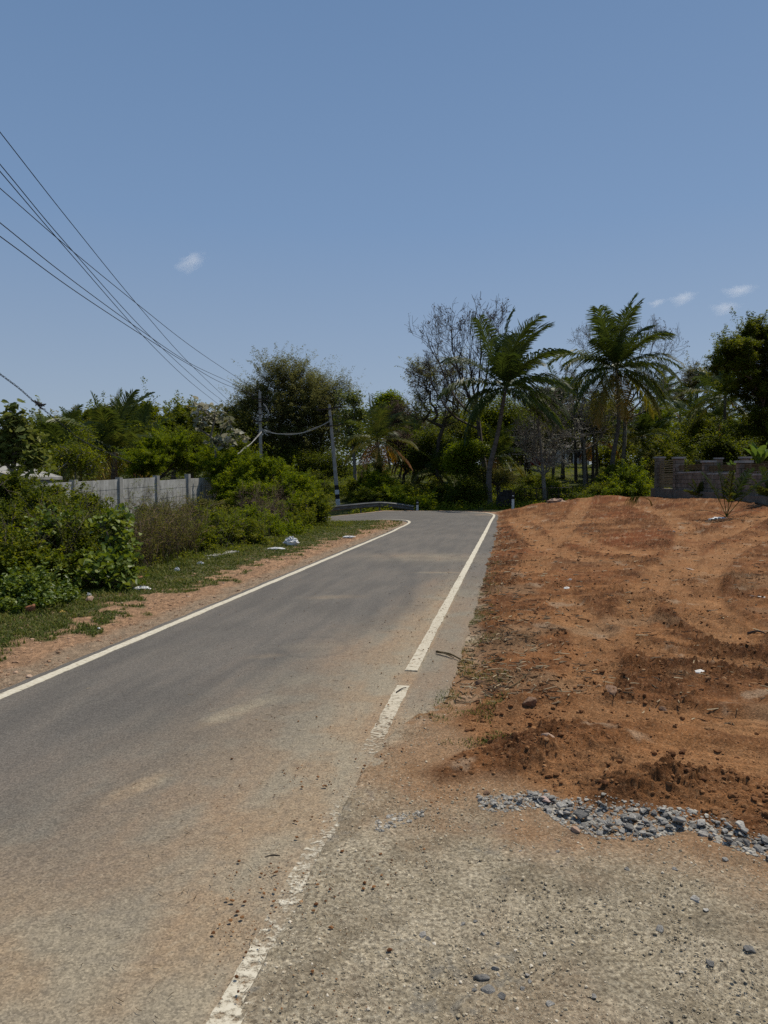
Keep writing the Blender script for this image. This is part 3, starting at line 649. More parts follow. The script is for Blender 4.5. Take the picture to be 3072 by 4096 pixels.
def plant(name, label, cat, base, trunk, blobs, mat, seed, R0=.12, nt=120, per=30, leaf=(.10, .05), spread=.35, up=.7, bark='bark', rtip=.012,
          wood='trunk', crown='crown', group=None, twig=0, twiglen=.5, twigr=.008, shell=.4, step=.6, wig=.12, heart=False, droop=0, spray=0, leaffrac=1.0, sag=0, vshift=0, k=5, keepz=None, flat=1.0):
    rs = np.random.RandomState(seed)
    base = np.array(base, float)
    T = blobpts(blobs, nt, rs, shell)
    lowz = base[2] + .03
    T[:, 2] = np.maximum(T[:, 2], lowz)
    tr = [base] + [np.array(q, float) for q in trunk]
    P, par, r, tips = grow(tr, T, rs, R0, step, wig, rtip, sag=sag)
    e = empty(name, base, label, cat, group)
    i = np.arange(1, len(P)); P0, P1, r0, r1 = P[par[i]], P[i], np.minimum(r[par[i]], r[i] * 1.6), r[i]
    big = i < len(tr); r0 = np.where(big, r[par[i]], r0)
    V, Fq = frusta(P0, P1, r0, r1, k)
    Vs = [V]; Fs = [Fq]; n0 = len(V)
    tipP = P[tips]; tdir = P[tips] - P[par[np.array(tips)]]; tdir /= np.linalg.norm(tdir, axis=1)[:, None] + 1e-9
    ends = tipP
    if twig:
        a = np.repeat(tipP, twig, 0); 
        back = rs.rand(len(a))[:, None] * (np.repeat(P[tips] - P[par[np.array(tips)]], twig, 0)) * .8; a = a - back
        d = np.repeat(tdir, twig, 0) + .75 * rs.normal(size=a.shape); d[:, 2] += .25; d /= np.linalg.norm(d, axis=1)[:, None]
        L = rs.uniform(.5, 1.2, len(a))[:, None] * twiglen; b = a + d * L
        V, Fq = frusta(a, b, np.full(len(a), twigr), np.full(len(a), twigr * .6), 3); Vs.append(V); Fs.append(Fq + n0); n0 += len(V)
        c0 = np.repeat(a + d * L * .55, 2, 0); d2 = np.repeat(d, 2, 0) + .7 * rs.normal(size=c0.shape); d2[:, 2] += .2; d2 /= np.linalg.norm(d2, axis=1)[:, None]
        c1 = c0 + d2 * np.repeat(L, 2, 0) * .6
        V, Fq = frusta(c0, c1, np.full(len(c0), twigr * .7), np.full(len(c0), twigr * .45), 3); Vs.append(V); Fs.append(Fq + n0); n0 += len(V)
        ends = np.concatenate([b, c1])
    mesh_np(wood, np.concatenate(Vs), [np.concatenate(Fs)], M[bark], e, wloc(e), smooth=True)
    if per:
        E = ends if leaffrac >= 1 else ends[rs.rand(len(ends)) < leaffrac]
        if twig: E = E[rs.rand(len(E)) < 1.0]
        nl = rs.poisson(per, len(E)); C_ = np.repeat(E, nl, 0)
        cv = np.repeat(np.clip(rs.normal(.45, .16, len(E)), 0, 1), nl)
        off = rs.normal(size=C_.shape) * spread * (.55 if spray else 1); off[:, 2] *= .75 * flat
        if spray:
            cen = T.mean(0); od = E - cen; od /= np.linalg.norm(od, axis=1)[:, None] + 1e-6; od = od * .8 + rs.normal(size=od.shape) * .7 + [0, 0, .35]; od /= np.linalg.norm(od, axis=1)[:, None]
            f_ = rs.rand(len(C_))[:, None]; L_ = np.repeat(rs.gamma(2.2, .45, len(E)), nl)[:, None] * spray
            off = off * (1.15 - .8 * f_) + np.repeat(od, nl, 0) * f_ * L_
            cv = cv + .10 * f_[:, 0]
        Q_ = C_ + off; Q_[:, 2] = np.maximum(Q_[:, 2], lowz)
        v = np.clip(cv + rs.normal(0, .14, len(Q_)) + vshift, 0, 1)
        V, Fq, vv = leaves(Q_, leaf[0], leaf[1], rs, up, droop, v, heart)
        mesh_np(crown, V, Fq, M[mat], e, wloc(e), {'v': vv})
    return e
def bare(name, label, base, trunk, limbs, seed, R0=.2, mat='bark', lev=5, podm='pod', pods=.5, rmin=.008, L0=2.2, cat='tree', group=None, k=.66, spread=.55, up=.18):
    """leafless tree: limbs = [(x, y, D, length factor)] that the main boughs head for, then forking twigs"""
    rs = np.random.RandomState(seed); base = np.array(base, float); e = empty(name, base, label, cat, group)
    A_, B_, r0_, r1_, tips = [], [], [], [], []
    def seg(a, b, ra, rb): A_.append(a); B_.append(b); r0_.append(ra); r1_.append(rb)
    def rec(p, d, L, r, lv):
        n = 4; q = p
        for i in range(n):
            d = d + rs.normal(size=3) * .10 + np.array([0, 0, up * .35]); d /= np.linalg.norm(d)
            rb = r * (1 - .5 * (i + 1) / n); q2 = q + d * L / n; seg(q, q2, max(rmin, r * (1 - .5 * i / n)), max(rmin, rb)); q = q2
            if lv > 0 and i >= 1 - (lv < 3):
                for _ in range(2 if i == n - 1 else (1 if rs.rand() < (.8 if lv > 2 else .55) else 0)):
                    dd = d + rs.normal(size=3) * spread; dd[2] += up * .5; dd /= np.linalg.norm(dd); rec(q, dd, L * k * rs.uniform(.75, 1.15), rb * .72, lv - 1)
        if lv <= 1: tips.append(q)
    P = catmull([base] + [np.array(q, float) for q in trunk], 5); rr = np.linspace(R0, R0 * .62, len(P))
    for i in range(len(P) - 1): seg(P[i], P[i + 1], rr[i], rr[i + 1])
    for (x, y, D, lf, ti) in limbs:
        i0 = int(ti * (len(P) - 1)); p = P[i0]; t = at(x, y, D); v = t - p; m = p + v * .5 + np.array([v[0] * .10, 0, -abs(v[0]) * .12]); C_ = catmull([p, m, t], 5); r = np.linspace(R0 * .42, R0 * .20, len(C_))
        for j in range(len(C_) - 1):
            seg(C_[j], C_[j + 1], r[j], r[j + 1])
            if j > 2 and rs.rand() < .8:
                d = C_[j + 1] - C_[j]; d /= np.linalg.norm(d); dd = d + rs.normal(size=3) * spread; dd[2] += .3; dd /= np.linalg.norm(dd); rec(C_[j], dd, L0 * lf * .75, r[j] * .6, lev - 2)
        d = C_[-1] - C_[-3]; d /= np.linalg.norm(d)
        for _ in range(3): dd = d + rs.normal(size=3) * spread * .7; dd /= np.linalg.norm(dd); rec(C_[-1], dd, L0 * lf, r[-1] * .85, lev - 1)
    V, Fq = frusta(np.array(A_), np.array(B_), np.array(r0_), np.array(r1_), 4); mesh_np('trunk', V, Fq, M[mat], e, wloc(e), smooth=True)
    E = np.array(tips); E = E[rs.rand(len(E)) < pods]; C_ = np.repeat(E, 5, 0); C_ = C_ + rs.normal(size=C_.shape) * .07
    V, Fq, vv = leaves(C_, .13, .06, rs, .2, .3, np.clip(rs.normal(.5, .25, len(C_)), 0, 1)); mesh_np('crown', V, Fq, M[podm], e, wloc(e), {'v': vv}); return e
def frond(G_, base, az, el, L, rs, npair=46, lw=.035, ll=.55, curl=1.5, vb=.3, wind=(0.12, 0, 0), tipv=0, stalk=.12, rr=.022, hang=.5):
    """arching palm leaf collected in G_: rachis tube and leaflet blades"""
    d = np.array([math.cos(el) * math.sin(az), math.cos(el) * math.cos(az), math.sin(el)]); P = [np.array(base, float)]; n = 14; ds = L / n
    Ds = [d.copy()]
    for i in range(n):
        d = d + np.array(wind) * ds * .35 + np.array([0, 0, -curl]) * ds / L * (.35 + 1.1 * i / n) * (.55 + .45 * math.cos(el)); d /= np.linalg.norm(d)
        P.append(P[-1] + d * ds); Ds.append(d.copy())
    P = np.array(P); Ds = np.array(Ds)
    G_.tube(P, np.linspace(rr, rr * .2, n + 1), 4, a=np.clip(vb + .15, 0, 1), cap=False)
    s = np.linspace(stalk, 1, npair); idx = s * n; i0 = np.minimum(idx.astype(int), n - 1); f = (idx - i0)[:, None]
    B = P[i0] * (1 - f) + P[i0 + 1] * f; Dd = Ds[i0]
    up = np.array([0, 0, 1.]); side = np.cross(Dd, up); side /= np.linalg.norm(side, axis=1)[:, None] + 1e-6
    nr = np.cross(side, Dd)
    prof = np.clip(np.sin(np.pi * (.12 + .80 * s)) ** .6, .15, 1) * ll
    for sg in (-1, 1):
        dr = side * sg * .85 + Dd * (.45 + .5 * s[:, None]) + nr * .22 + rs.normal(size=B.shape) * .09
        dr /= np.linalg.norm(dr, axis=1)[:, None]
        Lf = prof[:, None] * rs.uniform(.85, 1.1, len(B))[:, None]
        m1 = B + dr * Lf * .5; d2 = dr + np.array([0, 0, -hang]) + np.array(wind) * .8; d2 /= np.linalg.norm(d2, axis=1)[:, None]; m2 = m1 + d2 * Lf * .5
        wv = np.cross(dr, nr * 1.0); wv /= np.linalg.norm(wv, axis=1)[:, None] + 1e-6; wv = Dd * .8 + nr * .3; w = lw
        V = np.stack([B - wv * w * .35, B + wv * w * .35, m1 - wv * w * .5, m1 + wv * w * .5, m2 - wv * w * .08, m2 + wv * w * .08], 1).reshape(-1, 3)
        b = np.arange(len(B))[:, None] * 6
        Fq = np.concatenate([b + np.array([[0, 1, 3, 2]]), b + np.array([[2, 3, 5, 4]])])
        a = np.clip(vb + rs.normal(0, .04, len(B)) + tipv * s, 0, 1)
        G_.add(V, [Fq], np.repeat(a, 6))
def palm(name, label, base, mids, crown, seed, nf=24, L=4.2, R0=.17, wind=(.15, 0, 0), old=.35, group=None, parts=True, lw=.05, nuts=0, cat='palm', npair=44, elmax=86, elmin=-35, ll=.62, mat='palm', curl=1.5, azr=None, vbase=.18):
    rs = np.random.RandomState(seed); base = np.array(base, float); crown = np.array(crown, float)
    e = empty(name, base, label, cat, group)
    Pt = catmull([base] + [np.array(q) for q in mids] + [crown], 7)
    n = len(Pt); rad_ = R0 * (1 + .5 * np.exp(-np.linspace(0, 1, n) * 14)) * np.linspace(1, .62, n) * (1 + .05 * np.sin(np.arange(n) * 2.4))
    g = Geo(); g.tube(Pt, rad_, 9); g.build('trunk', M['palmbark'], e, smooth=True)
    G_ = Geo(); ga = 2.39996
    for i in range(nf):
        t = (i + .5) / nf; el = R(elmax + (elmin - elmax) * t ** 1.05 + rs.uniform(-7, 7)); az = i * ga + rs.uniform(-.25, .25)
        if azr is not None: az = azr[0] + (azr[1] - azr[0]) * rs.rand()
        vb = vbase + rs.uniform(-.06, .08) + (old * sst(.62, 1, np.array(t)) * rs.uniform(.5, 1.6)); tv = rs.uniform(0, .25) * (t > .5) * (old > .1)
        gg = Geo() if parts else G_
        frond(gg, crown + np.array([0, 0, .12 * (1 - t)]), az, el, L * rs.uniform(.85, 1.08) * (1 - .12 * t), rs, npair, lw, ll * rs.uniform(.9, 1.1), curl * rs.uniform(.8, 1.15), float(vb), wind, float(tv), rr=.028 * L / 4, hang=.35 + 1.0 * t)
        if parts: gg.build('frond', M[mat], e)
    if not parts: G_.build('crown', M[mat], e)
    for i in range(nuts):
        gg = Geo(); c = crown + np.array([rs.uniform(-.35, .35), rs.uniform(-.35, .1), rs.uniform(-.45, -.15)])
        th = np.linspace(0, np.pi, 7); gg.tube([c + np.array([0, 0, -.14 * math.cos(a)]) for a in th], [.01 + .11 * math.sin(a) for a in th], 7, a=.35); gg.build('coconut', M['green'], e, smooth=True)
    return e

def LB(px, py, D):                    # stands on the land at the depth D along this photo column
    q = at(px, py, D); return np.array([q[0], D, onland(q[0], D) - .03])

# ------------------------------------------------------------ precast wall on the left
m, nt, n, l, p = newmat('weathered_panel')
tc = N(nt, 'ShaderNodeTexCoord')
mp = N(nt, 'ShaderNodeMapping'); mp.inputs['Scale'].default_value = (7, 7, .9); l.new(tc.outputs['Object'], mp.inputs[0])
nz = N(nt, 'ShaderNodeTexNoise', Scale=1.0, Detail=6.0, Roughness=.65); l.new(mp.outputs[0], nz.inputs['Vector'])
nb = N(nt, 'ShaderNodeTexNoise', Scale=2.2, Detail=6.0, Roughness=.65); l.new(tc.outputs['Object'], nb.inputs['Vector'])
ad = N(nt, 'ShaderNodeMath', operation='ADD'); l.new(nz.outputs['Fac'], ad.inputs[0]); l.new(nb.outputs['Fac'], ad.inputs[1])
rp = ramp(nt, [(.36, (.10, .097, .088)), (.46, (.33, .32, .29)), (.56, (.47, .455, .42)), (.68, (.56, .545, .51))])
hf = N(nt, 'ShaderNodeMath', operation='MULTIPLY'); hf.inputs[1].default_value = .5; l.new(ad.outputs[0], hf.inputs[0]); l.new(hf.outputs[0], rp.inputs[0])
l.new(rp.outputs[0], p.inputs['Base Color']); p.inputs['Roughness'].default_value = .9; p.inputs['Specular IOR Level'].default_value = .1
M['panel'] = m
def wx(D): return -8.63 + .2175 * (D - 17.3)
Dp = [12.8, 14.85, 16.9, 18.95, 21.0, 23.05, 25.1, 27.15]
topz = lambda D: 1.51 + .033 * (D - 17) - (.11 if D > 23.1 else 0)
wall = empty('concrete_wall', (wx(21), 21, 0), 'grey precast concrete panel wall with dark rain streaks standing behind the roadside bushes', 'wall')
wd = np.array([.2175, 1, 0]); wd /= np.linalg.norm(wd); wnv = np.array([wd[1], -wd[0], 0])
for i, D in enumerate(Dp):
    g = Geo(); zt = 1.51 + .033 * (D - 17) + .035; g.box((wx(D), D, zt / 2 - .15), (.15, .16, zt + .3), [wnv, wd, [0, 0, 1]]); g.build('post', M['concrete'], wall)
    if i < len(Dp) - 1:
        D2 = Dp[i + 1]; za = 1.49 + .033 * (D - 17) - (.11 if D > 23 else 0); zb = za + .033 * (D2 - D)
        for k in range(5):
            a = np.array([wx(D), D, za - .30 * k]); b = np.array([wx(D2), D2, zb - .30 * k]); c = (a + b) / 2; ax1 = (b - a) / np.linalg.norm(b - a)
            ax3 = np.cross(wnv, ax1); ax3 = ax3 if ax3[2] > 0 else -ax3
            g = Geo(); g.box(c - ax3 * .145, (.045, np.linalg.norm(b - a) - .14, .282), [wnv, ax1, ax3])
            g.box(c - ax3 * .296, (.030, np.linalg.norm(b - a) - .14, .02), [wnv, ax1, ax3]); g.build('panel', M['panel'], wall)
# sloping concrete roof slab far left
r_ = empty('concrete_shed', LB(-60, 1900, 20), 'small pale concrete shed with sloping roof, cut by the left edge behind the thicket', 'shed')
g = Geo(); q = wloc(r_)
a = at(-170, 1838, 19.5); b = at(52, 1905, 19.5); d = b - a
g.add([a, b, b + (0, 3, 0), a + (0, 3, 0), a - (0, 0, .09), b - (0, 0, .09), b + (0, 3, -.09), a + (0, 3, -.09)], [[[0, 1, 2, 3], [4, 7, 6, 5], [0, 4, 5, 1], [2, 6, 7, 3], [1, 5, 6, 2], [0, 3, 7, 4]]])
g.build('roof', M['concrete'], r_)
g = Geo(); c = (a + b) / 2
g.add([a + (.1, .1, -.09), b + (-.1, .1, -.09), [b[0] - .1, b[1] + .1, 0], [a[0] + .1, a[1] + .1, 0], a + (.1, 2.8, -.09), b + (-.1, 2.8, -.09), [b[0] - .1, b[1] + 2.8, 0], [a[0] + .1, a[1] + 2.8, 0]],
      [[[0, 3, 2, 1], [4, 5, 6, 7], [0, 4, 7, 3], [1, 2, 6, 5]]])
g.build('wall', M['concrete'], r_)

# ------------------------------------------------------------ poles, wires, rail, marker posts
def utility_pole(name, label, base, top, w0, w1, arms, D, bands=None, cat='utility pole', side=None):
    e = empty(name, base, label, cat, 'concrete utility poles')
    base = np.array(base); top = np.array(top); ax = top - base; L = np.linalg.norm(ax); ax /= L
    rt = np.array([1., .25, 0]); rt -= ax * (rt @ ax); rt /= np.linalg.norm(rt); fw = np.cross(ax, rt)
    def sec(t0, t1, mat, nm, grow_=0.0):
        V = []
        for t in (t0, t1):
            w = (w0 + (w1 - w0) * t) / 2 + grow_; d = w * .75; c = base + ax * L * t
            for sx, sy in ((-1, -1), (1, -1), (1, 1), (-1, 1)):
                for q in ((.8, 1), (1, .8)) if sx * sy > 0 else ((1, .8), (.8, 1)):
                    V.append(c + rt * sx * w * q[0] + fw * sy * d * q[1])
        g = Geo(); k = 8; g.add(V, [[[j, (j + 1) % k, k + (j + 1) % k, k + j] for j in range(k)]]); g.f[8] = [np.array([[8 + j for j in range(8)], [7 - j for j in range(8)]])]
        g.build(nm, mat, e)
    t = 0.0
    for (ta, mt) in (bands or []): sec(t, ta, M[mt], 'painted_band'); t = ta
    sec(t, 1, M['concrete'], 'shaft')
    for (x1, y1, x2, y2, r_, ins) in arms:
        a = at(x1, y1, D - .12); b = at(x2, y2, D - .12); g = Geo(); u_ = (b - a); Lr = np.linalg.norm(u_); u_ /= Lr; v_ = np.cross(u_, [0, 1, 0]); v_ /= np.linalg.norm(v_)
        g.box((a + b) / 2, (Lr, .07, r_), [u_, np.cross(v_, u_), v_]); arm = g.build('crossarm', M['iron'], e)
        for f in ins:
            c = a + (b - a) * f; g = Geo(); g.tube([c, c + [0, 0, .10], c + [0, 0, .12], c + [0, 0, .17], c + [0, 0, .22], c + [0, 0, .26]], [.012, .012, .045, .06, .04, .02], 8)
            o = g.build('insulator', M['black'], arm)
    return e
D2_ = 45.0
def LPp(px, py, D): q = at(px, py, D); return q
b1_ = at(1353, 2020, D2_); b1_[2] = onland(b1_[0], D2_) - .1
utility_pole('utility_pole', 'leaning grey concrete utility pole with black and white painted foot behind the guardrail', b1_, at(1317, 1617, D2_), .27, .14,
             [(1266, 1641, 1368, 1628, .07, (.03, .93)), (1298, 1706, 1368, 1699, .05, ()), (1306, 1667, 1325, 1668, .05, ())], D2_,
             bands=[(.075, 'white'), (.12, 'black'), (.165, 'white'), (.21, 'black')])
b2_ = at(1046, 2030, D2_ + 1); b2_[2] = onland(b2_[0], D2_ + 1) - .1
utility_pole('utility_pole', 'upright concrete utility pole with five crossarms rising behind the roadside shrub', b2_, at(1039, 1566, D2_ + 1), .27, .15,
             [(1008, 1594, 1071, 1598, .06, (.03, .97)), (1029, 1604, 1055, 1608, .05, ()), (1030, 1629, 1056, 1633, .05, ()), (1031, 1656, 1059, 1662, .05, ()), (1011, 1688, 1074, 1683, .05, (.05, .95))], D2_ + 1)
# a third, hidden in the crowns left of it, takes the other three wires; and the span's next pole stands out of frame
def wire(label, pts, r=.010, mat='wire', group='overhead power lines', cat='power line', name='power_line', smooth=True):
    Q_ = [at(*q) if len(q) == 3 else np.array(q[1:]) for q in pts]
    P = catmull(Q_, 10); g = Geo(); g.tube(P, r, 5)
    o = g.build(name, M[mat], loc=P[0]); return tag(o, label, cat, group)
def D_at(t, D0=15.0, D1=45.0): return 1 / ((1 - t) / D0 + t / D1)
def wpts(pl, D0, D1, ext=None):
    """photo polyline (x, y) -> points with a depth for each that keeps the span straight in plan"""
    x0, x1 = pl[0][0], pl[-1][0]; out = []
    for x, y in pl: out.append((x, y, D_at((x - x0) / (x1 - x0), D0, D1)))
    a, b = at(*out[0]), at(*out[1]); d = (a - b) / np.linalg.norm(a - b)
    return [('w', *(a + d * 12 + [0, 0, .15])), ('w', *(a + d * 5))] + out
k_ = .663
def c(*pts): return [(x * k_, 450 + y * k_) for x, y in pts]
wire('steepest and highest power line, entering at the left edge above all the others', wpts(c((0, 118), (420, 655), (830, 1160), (1140, 1510), (1420, 1775), (1500, 1840)), 14.5, 56))
wire('upper of the two close parallel power lines second from the top at the left edge', wpts(c((0, 312), (420, 815), (900, 1345), (1230, 1650), (1350, 1745), (1450, 1830)), 14, 56))
wire('lower of the two close parallel power lines second from the top at the left edge', wpts(c((0, 355), (420, 845), (860, 1345), (1130, 1610), (1310, 1755), (1400, 1830)), 13.8, 56))
wire('power line that reaches the upright pole top along the highest flat path', wpts(c((0, 457), (430, 830), (840, 1165), (1180, 1430), (1500, 1645), (1567, 1690)), 15, 45.9))
wire('power line fifth from the top at the left edge, running to the upright pole crossarm', wpts(c((0, 665), (400, 985), (830, 1300), (1150, 1515), (1400, 1635), (1523, 1715)), 13.5, 45.9))
wire('lowest of the power lines that run to the upright pole crossarm', wpts(c((0, 747), (450, 1075), (860, 1345), (1140, 1520), (1370, 1645), (1612, 1722)), 13, 45.9))
# twisted service cable with a knot and a dangling end
sp = [(0, 1496, 16), (80, 1556, 17.5), (152, 1620, 19), (240, 1690, 20.5), (330, 1762, 22), (465, 1825, 25), (600, 1880, 27.5), (700, 1908, 29)]
Ps = catmull([at(*q) for q in [(-300, 1260, 12.5), (-140, 1392, 14)] + sp], 10)
g = Geo()
for ph in (0, 2.1, 4.2):
    tt_ = np.arange(len(Ps)) * .9 + ph; g.tube(Ps + np.stack([np.cos(tt_) * .018, 0 * tt_, np.sin(tt_) * .018], 1), .007, 4)
tag(g.build('service_cable', M['wire'], loc=Ps[0]), 'thin twisted service cable running down from the left edge over the grey wall', 'cable')
kp = at(158, 1617, 19.1); g = Geo(); rs = np.random.RandomState(3)
for i in range(9):
    d = rs.normal(size=3) * .09; g.tube([kp - d * .6, kp + d * .3 + rs.normal(size=3) * .03, kp + d], .014, 4)
g.tube([kp, kp + [.0, 0, -.25], kp + [.05, 0, -.52]], .007, 4)
tag(g.build('cable_knot', M['wire'], loc=kp), 'dark tangled knot with a dangling wire end on the twisted cable at the left', 'cable knot')
def sagcable(label, pts, group=None):
    g = Geo(); Pc = catmull([at(*q) for q in pts], 8)
    g.tube(Pc, .020, 5); g.tube(Pc + np.stack([0 * Pc[:, 0], 0 * Pc[:, 0], .05 + .03 * np.sin(np.arange(len(Pc)) * .5)], 1), .012, 4)
    tag(g.build('cable', M['palewire'], loc=Pc[0]), label, 'cable', group)
q4 = lambda x, y, D: (950 + x / 3.318, 1500 + y / 3.318, D)
sagcable('pale cable sagging between the upright pole and the leaning pole', [q4(325, 730, 45.7), q4(480, 775, 45.5), q4(700, 792, 45.3), q4(900, 760, 45.1), q4(1080, 690, 45), q4(1245, 605, 44.8)])
sagcable('pale cable slanting down from the upright pole into the shrubs on its left', [q4(325, 755, 45.7), q4(200, 890, 41), q4(90, 985, 37), q4(0, 1050, 34), q4(-60, 1085, 32)])
sagcable('short pale loop of cable hanging beside the crossarms of the upright pole', [q4(345, 395, 45.6), q4(395, 450, 45.6), q4(418, 520, 45.6), q4(398, 562, 45.6)])
# guardrail
gp = catmull([at(*q) for q in [(1120, 2052, 39.6), (1200, 2045, 39.4), (1289, 2038, 39.2), (1400, 2027, 39), (1479, 2020, 39), (1527, 2018, 39), (1580, 2022, 39), (1655, 2033, 39)]], 6)
gr = empty('guardrail', (gp[10][0], gp[10][1], 0), 'long grey steel guardrail bent down at its right end on the outside of the bend', 'guardrail')
prof = [(-.155, 0), (-.125, -.02), (-.10, -.075), (-.06, -.08), (-.02, -.02), (.02, -.02), (.06, -.08), (.10, -.075), (.125, -.02), (.155, 0), (.155, .006), (.02, .0), (-.02, .0), (-.155, .006)]
V = []; kk = len(prof)
for q in gp:
    for h, d in prof: V.append(q + [0, d, h])
g = Geo(); g.add(V, [[[i * kk + j, (i + 1) * kk + j, (i + 1) * kk + (j + 1) % kk, i * kk + (j + 1) % kk] for i in range(len(gp) - 1) for j in range(kk)]])
g.build('beam', M['steel'], gr)
for i in (3, 12, 21, 29):
    q = gp[i]; zl = onland(q[0], q[1]) - .3; g = Geo(); g.box((q[0], q[1] + .10, (q[2] + .1 + zl) / 2), (.10, .14, q[2] + .1 - zl)); g.build('post', M['steel'], gr)
def marker(label, px, pt, pb, D):
    b = at(px, pb, D); b[2] = min(b[2], onland(b[0], D)) ; t_ = at(px, pt, D); H = t_[2] - b[2]
    e = empty('marker_post', b, label, 'marker post', 'white marker posts round the outside of the bend')
    g = Geo(); g.box(b + [0, 0, H * .3], (.12, .10, H * .64)); g.build('shaft', M['white'], e)
    g = Geo(); g.box(b + [0, 0, H * .79], (.125, .105, H * .34)); g.box(b + [0, 0, H * .98], (.11, .09, H * .04)); g.build('black_top', M['black'], e)
    g = Geo(); g.box(b + [0, -.052, H * .80], (.09, .01, .05)); g.build('reflector', M['white'], e)
marker('short white marker post with black top just right of the guardrail end', 1669.5, 1999, 2040, 38.5)
marker('tall white marker post with black top beside the dark stone block', 2051.5, 1968, 2024, 36.9)
# dark ruined block
rs = np.random.RandomState(12)
bc = at(2020, 2022, 39); bc[2] = onland(bc[0], 39)
g = Geo()
for (x0, x1, y0, y1) in ((1998, 2030, 1966, 2024), (1988, 2020, 1990, 2024), (2014, 2046, 1960, 1972), (2026, 2044, 1972, 2024)):
    a = at(x0, y1, 39.2); b = at(x1, y0, 39.2); cc = (a + b) / 2
    for i in range(3):
        for j in range(4):
            w = (b[0] - a[0]) / 3; h = (b[2] - a[2]) / 4
            g.box((a[0] + w * (i + .5) + rs.uniform(-.01, .01), 39.2 + rs.uniform(-.03, .03), a[2] + h * (j + .5)), (w * 1.02, .55, h * .97))
M['darkstone'] = noisemat('dark_stone', (.012, .011, .010), (.05, .045, .038), 9, bump=.5)
tag(g.build('ruined_masonry', M['darkstone'], loc=bc), 'dark ruined stone block between the coconut trunk foot and the tall marker post', 'masonry block')

# ------------------------------------------------------------ block wall with timber rails, right
m, nt, n, l, p = newmat('concrete_block')
tc = N(nt, 'ShaderNodeTexCoord'); sx = N(nt, 'ShaderNodeSeparateXYZ'); l.new(tc.outputs['Object'], sx.inputs[0])
ad = N(nt, 'ShaderNodeMath', operation='ADD'); l.new(sx.outputs[0], ad.inputs[0]); l.new(sx.outputs[1], ad.inputs[1])
cb = N(nt, 'ShaderNodeCombineXYZ'); l.new(ad.outputs[0], cb.inputs[0]); l.new(sx.outputs[2], cb.inputs[1])
br = N(nt, 'ShaderNodeTexBrick', Scale=1.0); br.inputs['Brick Width'].default_value = .40; br.inputs['Row Height'].default_value = .20; br.inputs['Mortar Size'].default_value = .011; br.inputs['Mortar Smooth'].default_value = .2
br.inputs['Color1'].default_value = (.27, .22, .17, 1); br.inputs['Color2'].default_value = (.18, .147, .112, 1); br.inputs['Mortar'].default_value = (.06, .05, .04, 1)
l.new(cb.outputs[0], br.inputs['Vector'])
nz = N(nt, 'ShaderNodeTexNoise', Scale=3.0, Detail=6.0, Roughness=.7); l.new(tc.outputs['Object'], nz.inputs['Vector'])
mrr = N(nt, 'ShaderNodeMapRange'); mrr.inputs['From Min'].default_value = .3; mrr.inputs['From Max'].default_value = .7; mrr.inputs['To Min'].default_value = .55; mrr.inputs['To Max'].default_value = 1.2; l.new(nz.outputs['Fac'], mrr.inputs['Value'])
vm = N(nt, 'ShaderNodeVectorMath', operation='SCALE'); l.new(br.outputs['Color'], vm.inputs[0]); l.new(mrr.outputs[0], vm.inputs['Scale'])
l.new(vm.outputs[0], p.inputs['Base Color']); p.inputs['Roughness'].default_value = .95; p.inputs['Specular IOR Level'].default_value = .1
b1 = N(nt, 'ShaderNodeBump'); b1.inputs['Distance'].default_value = .02; b1.inputs['Strength'].default_value = .5; l.new(br.outputs['Fac'], b1.inputs['Height']); b1.invert = True; l.new(b1.outputs[0], p.inputs['Normal'])
M['block'] = m
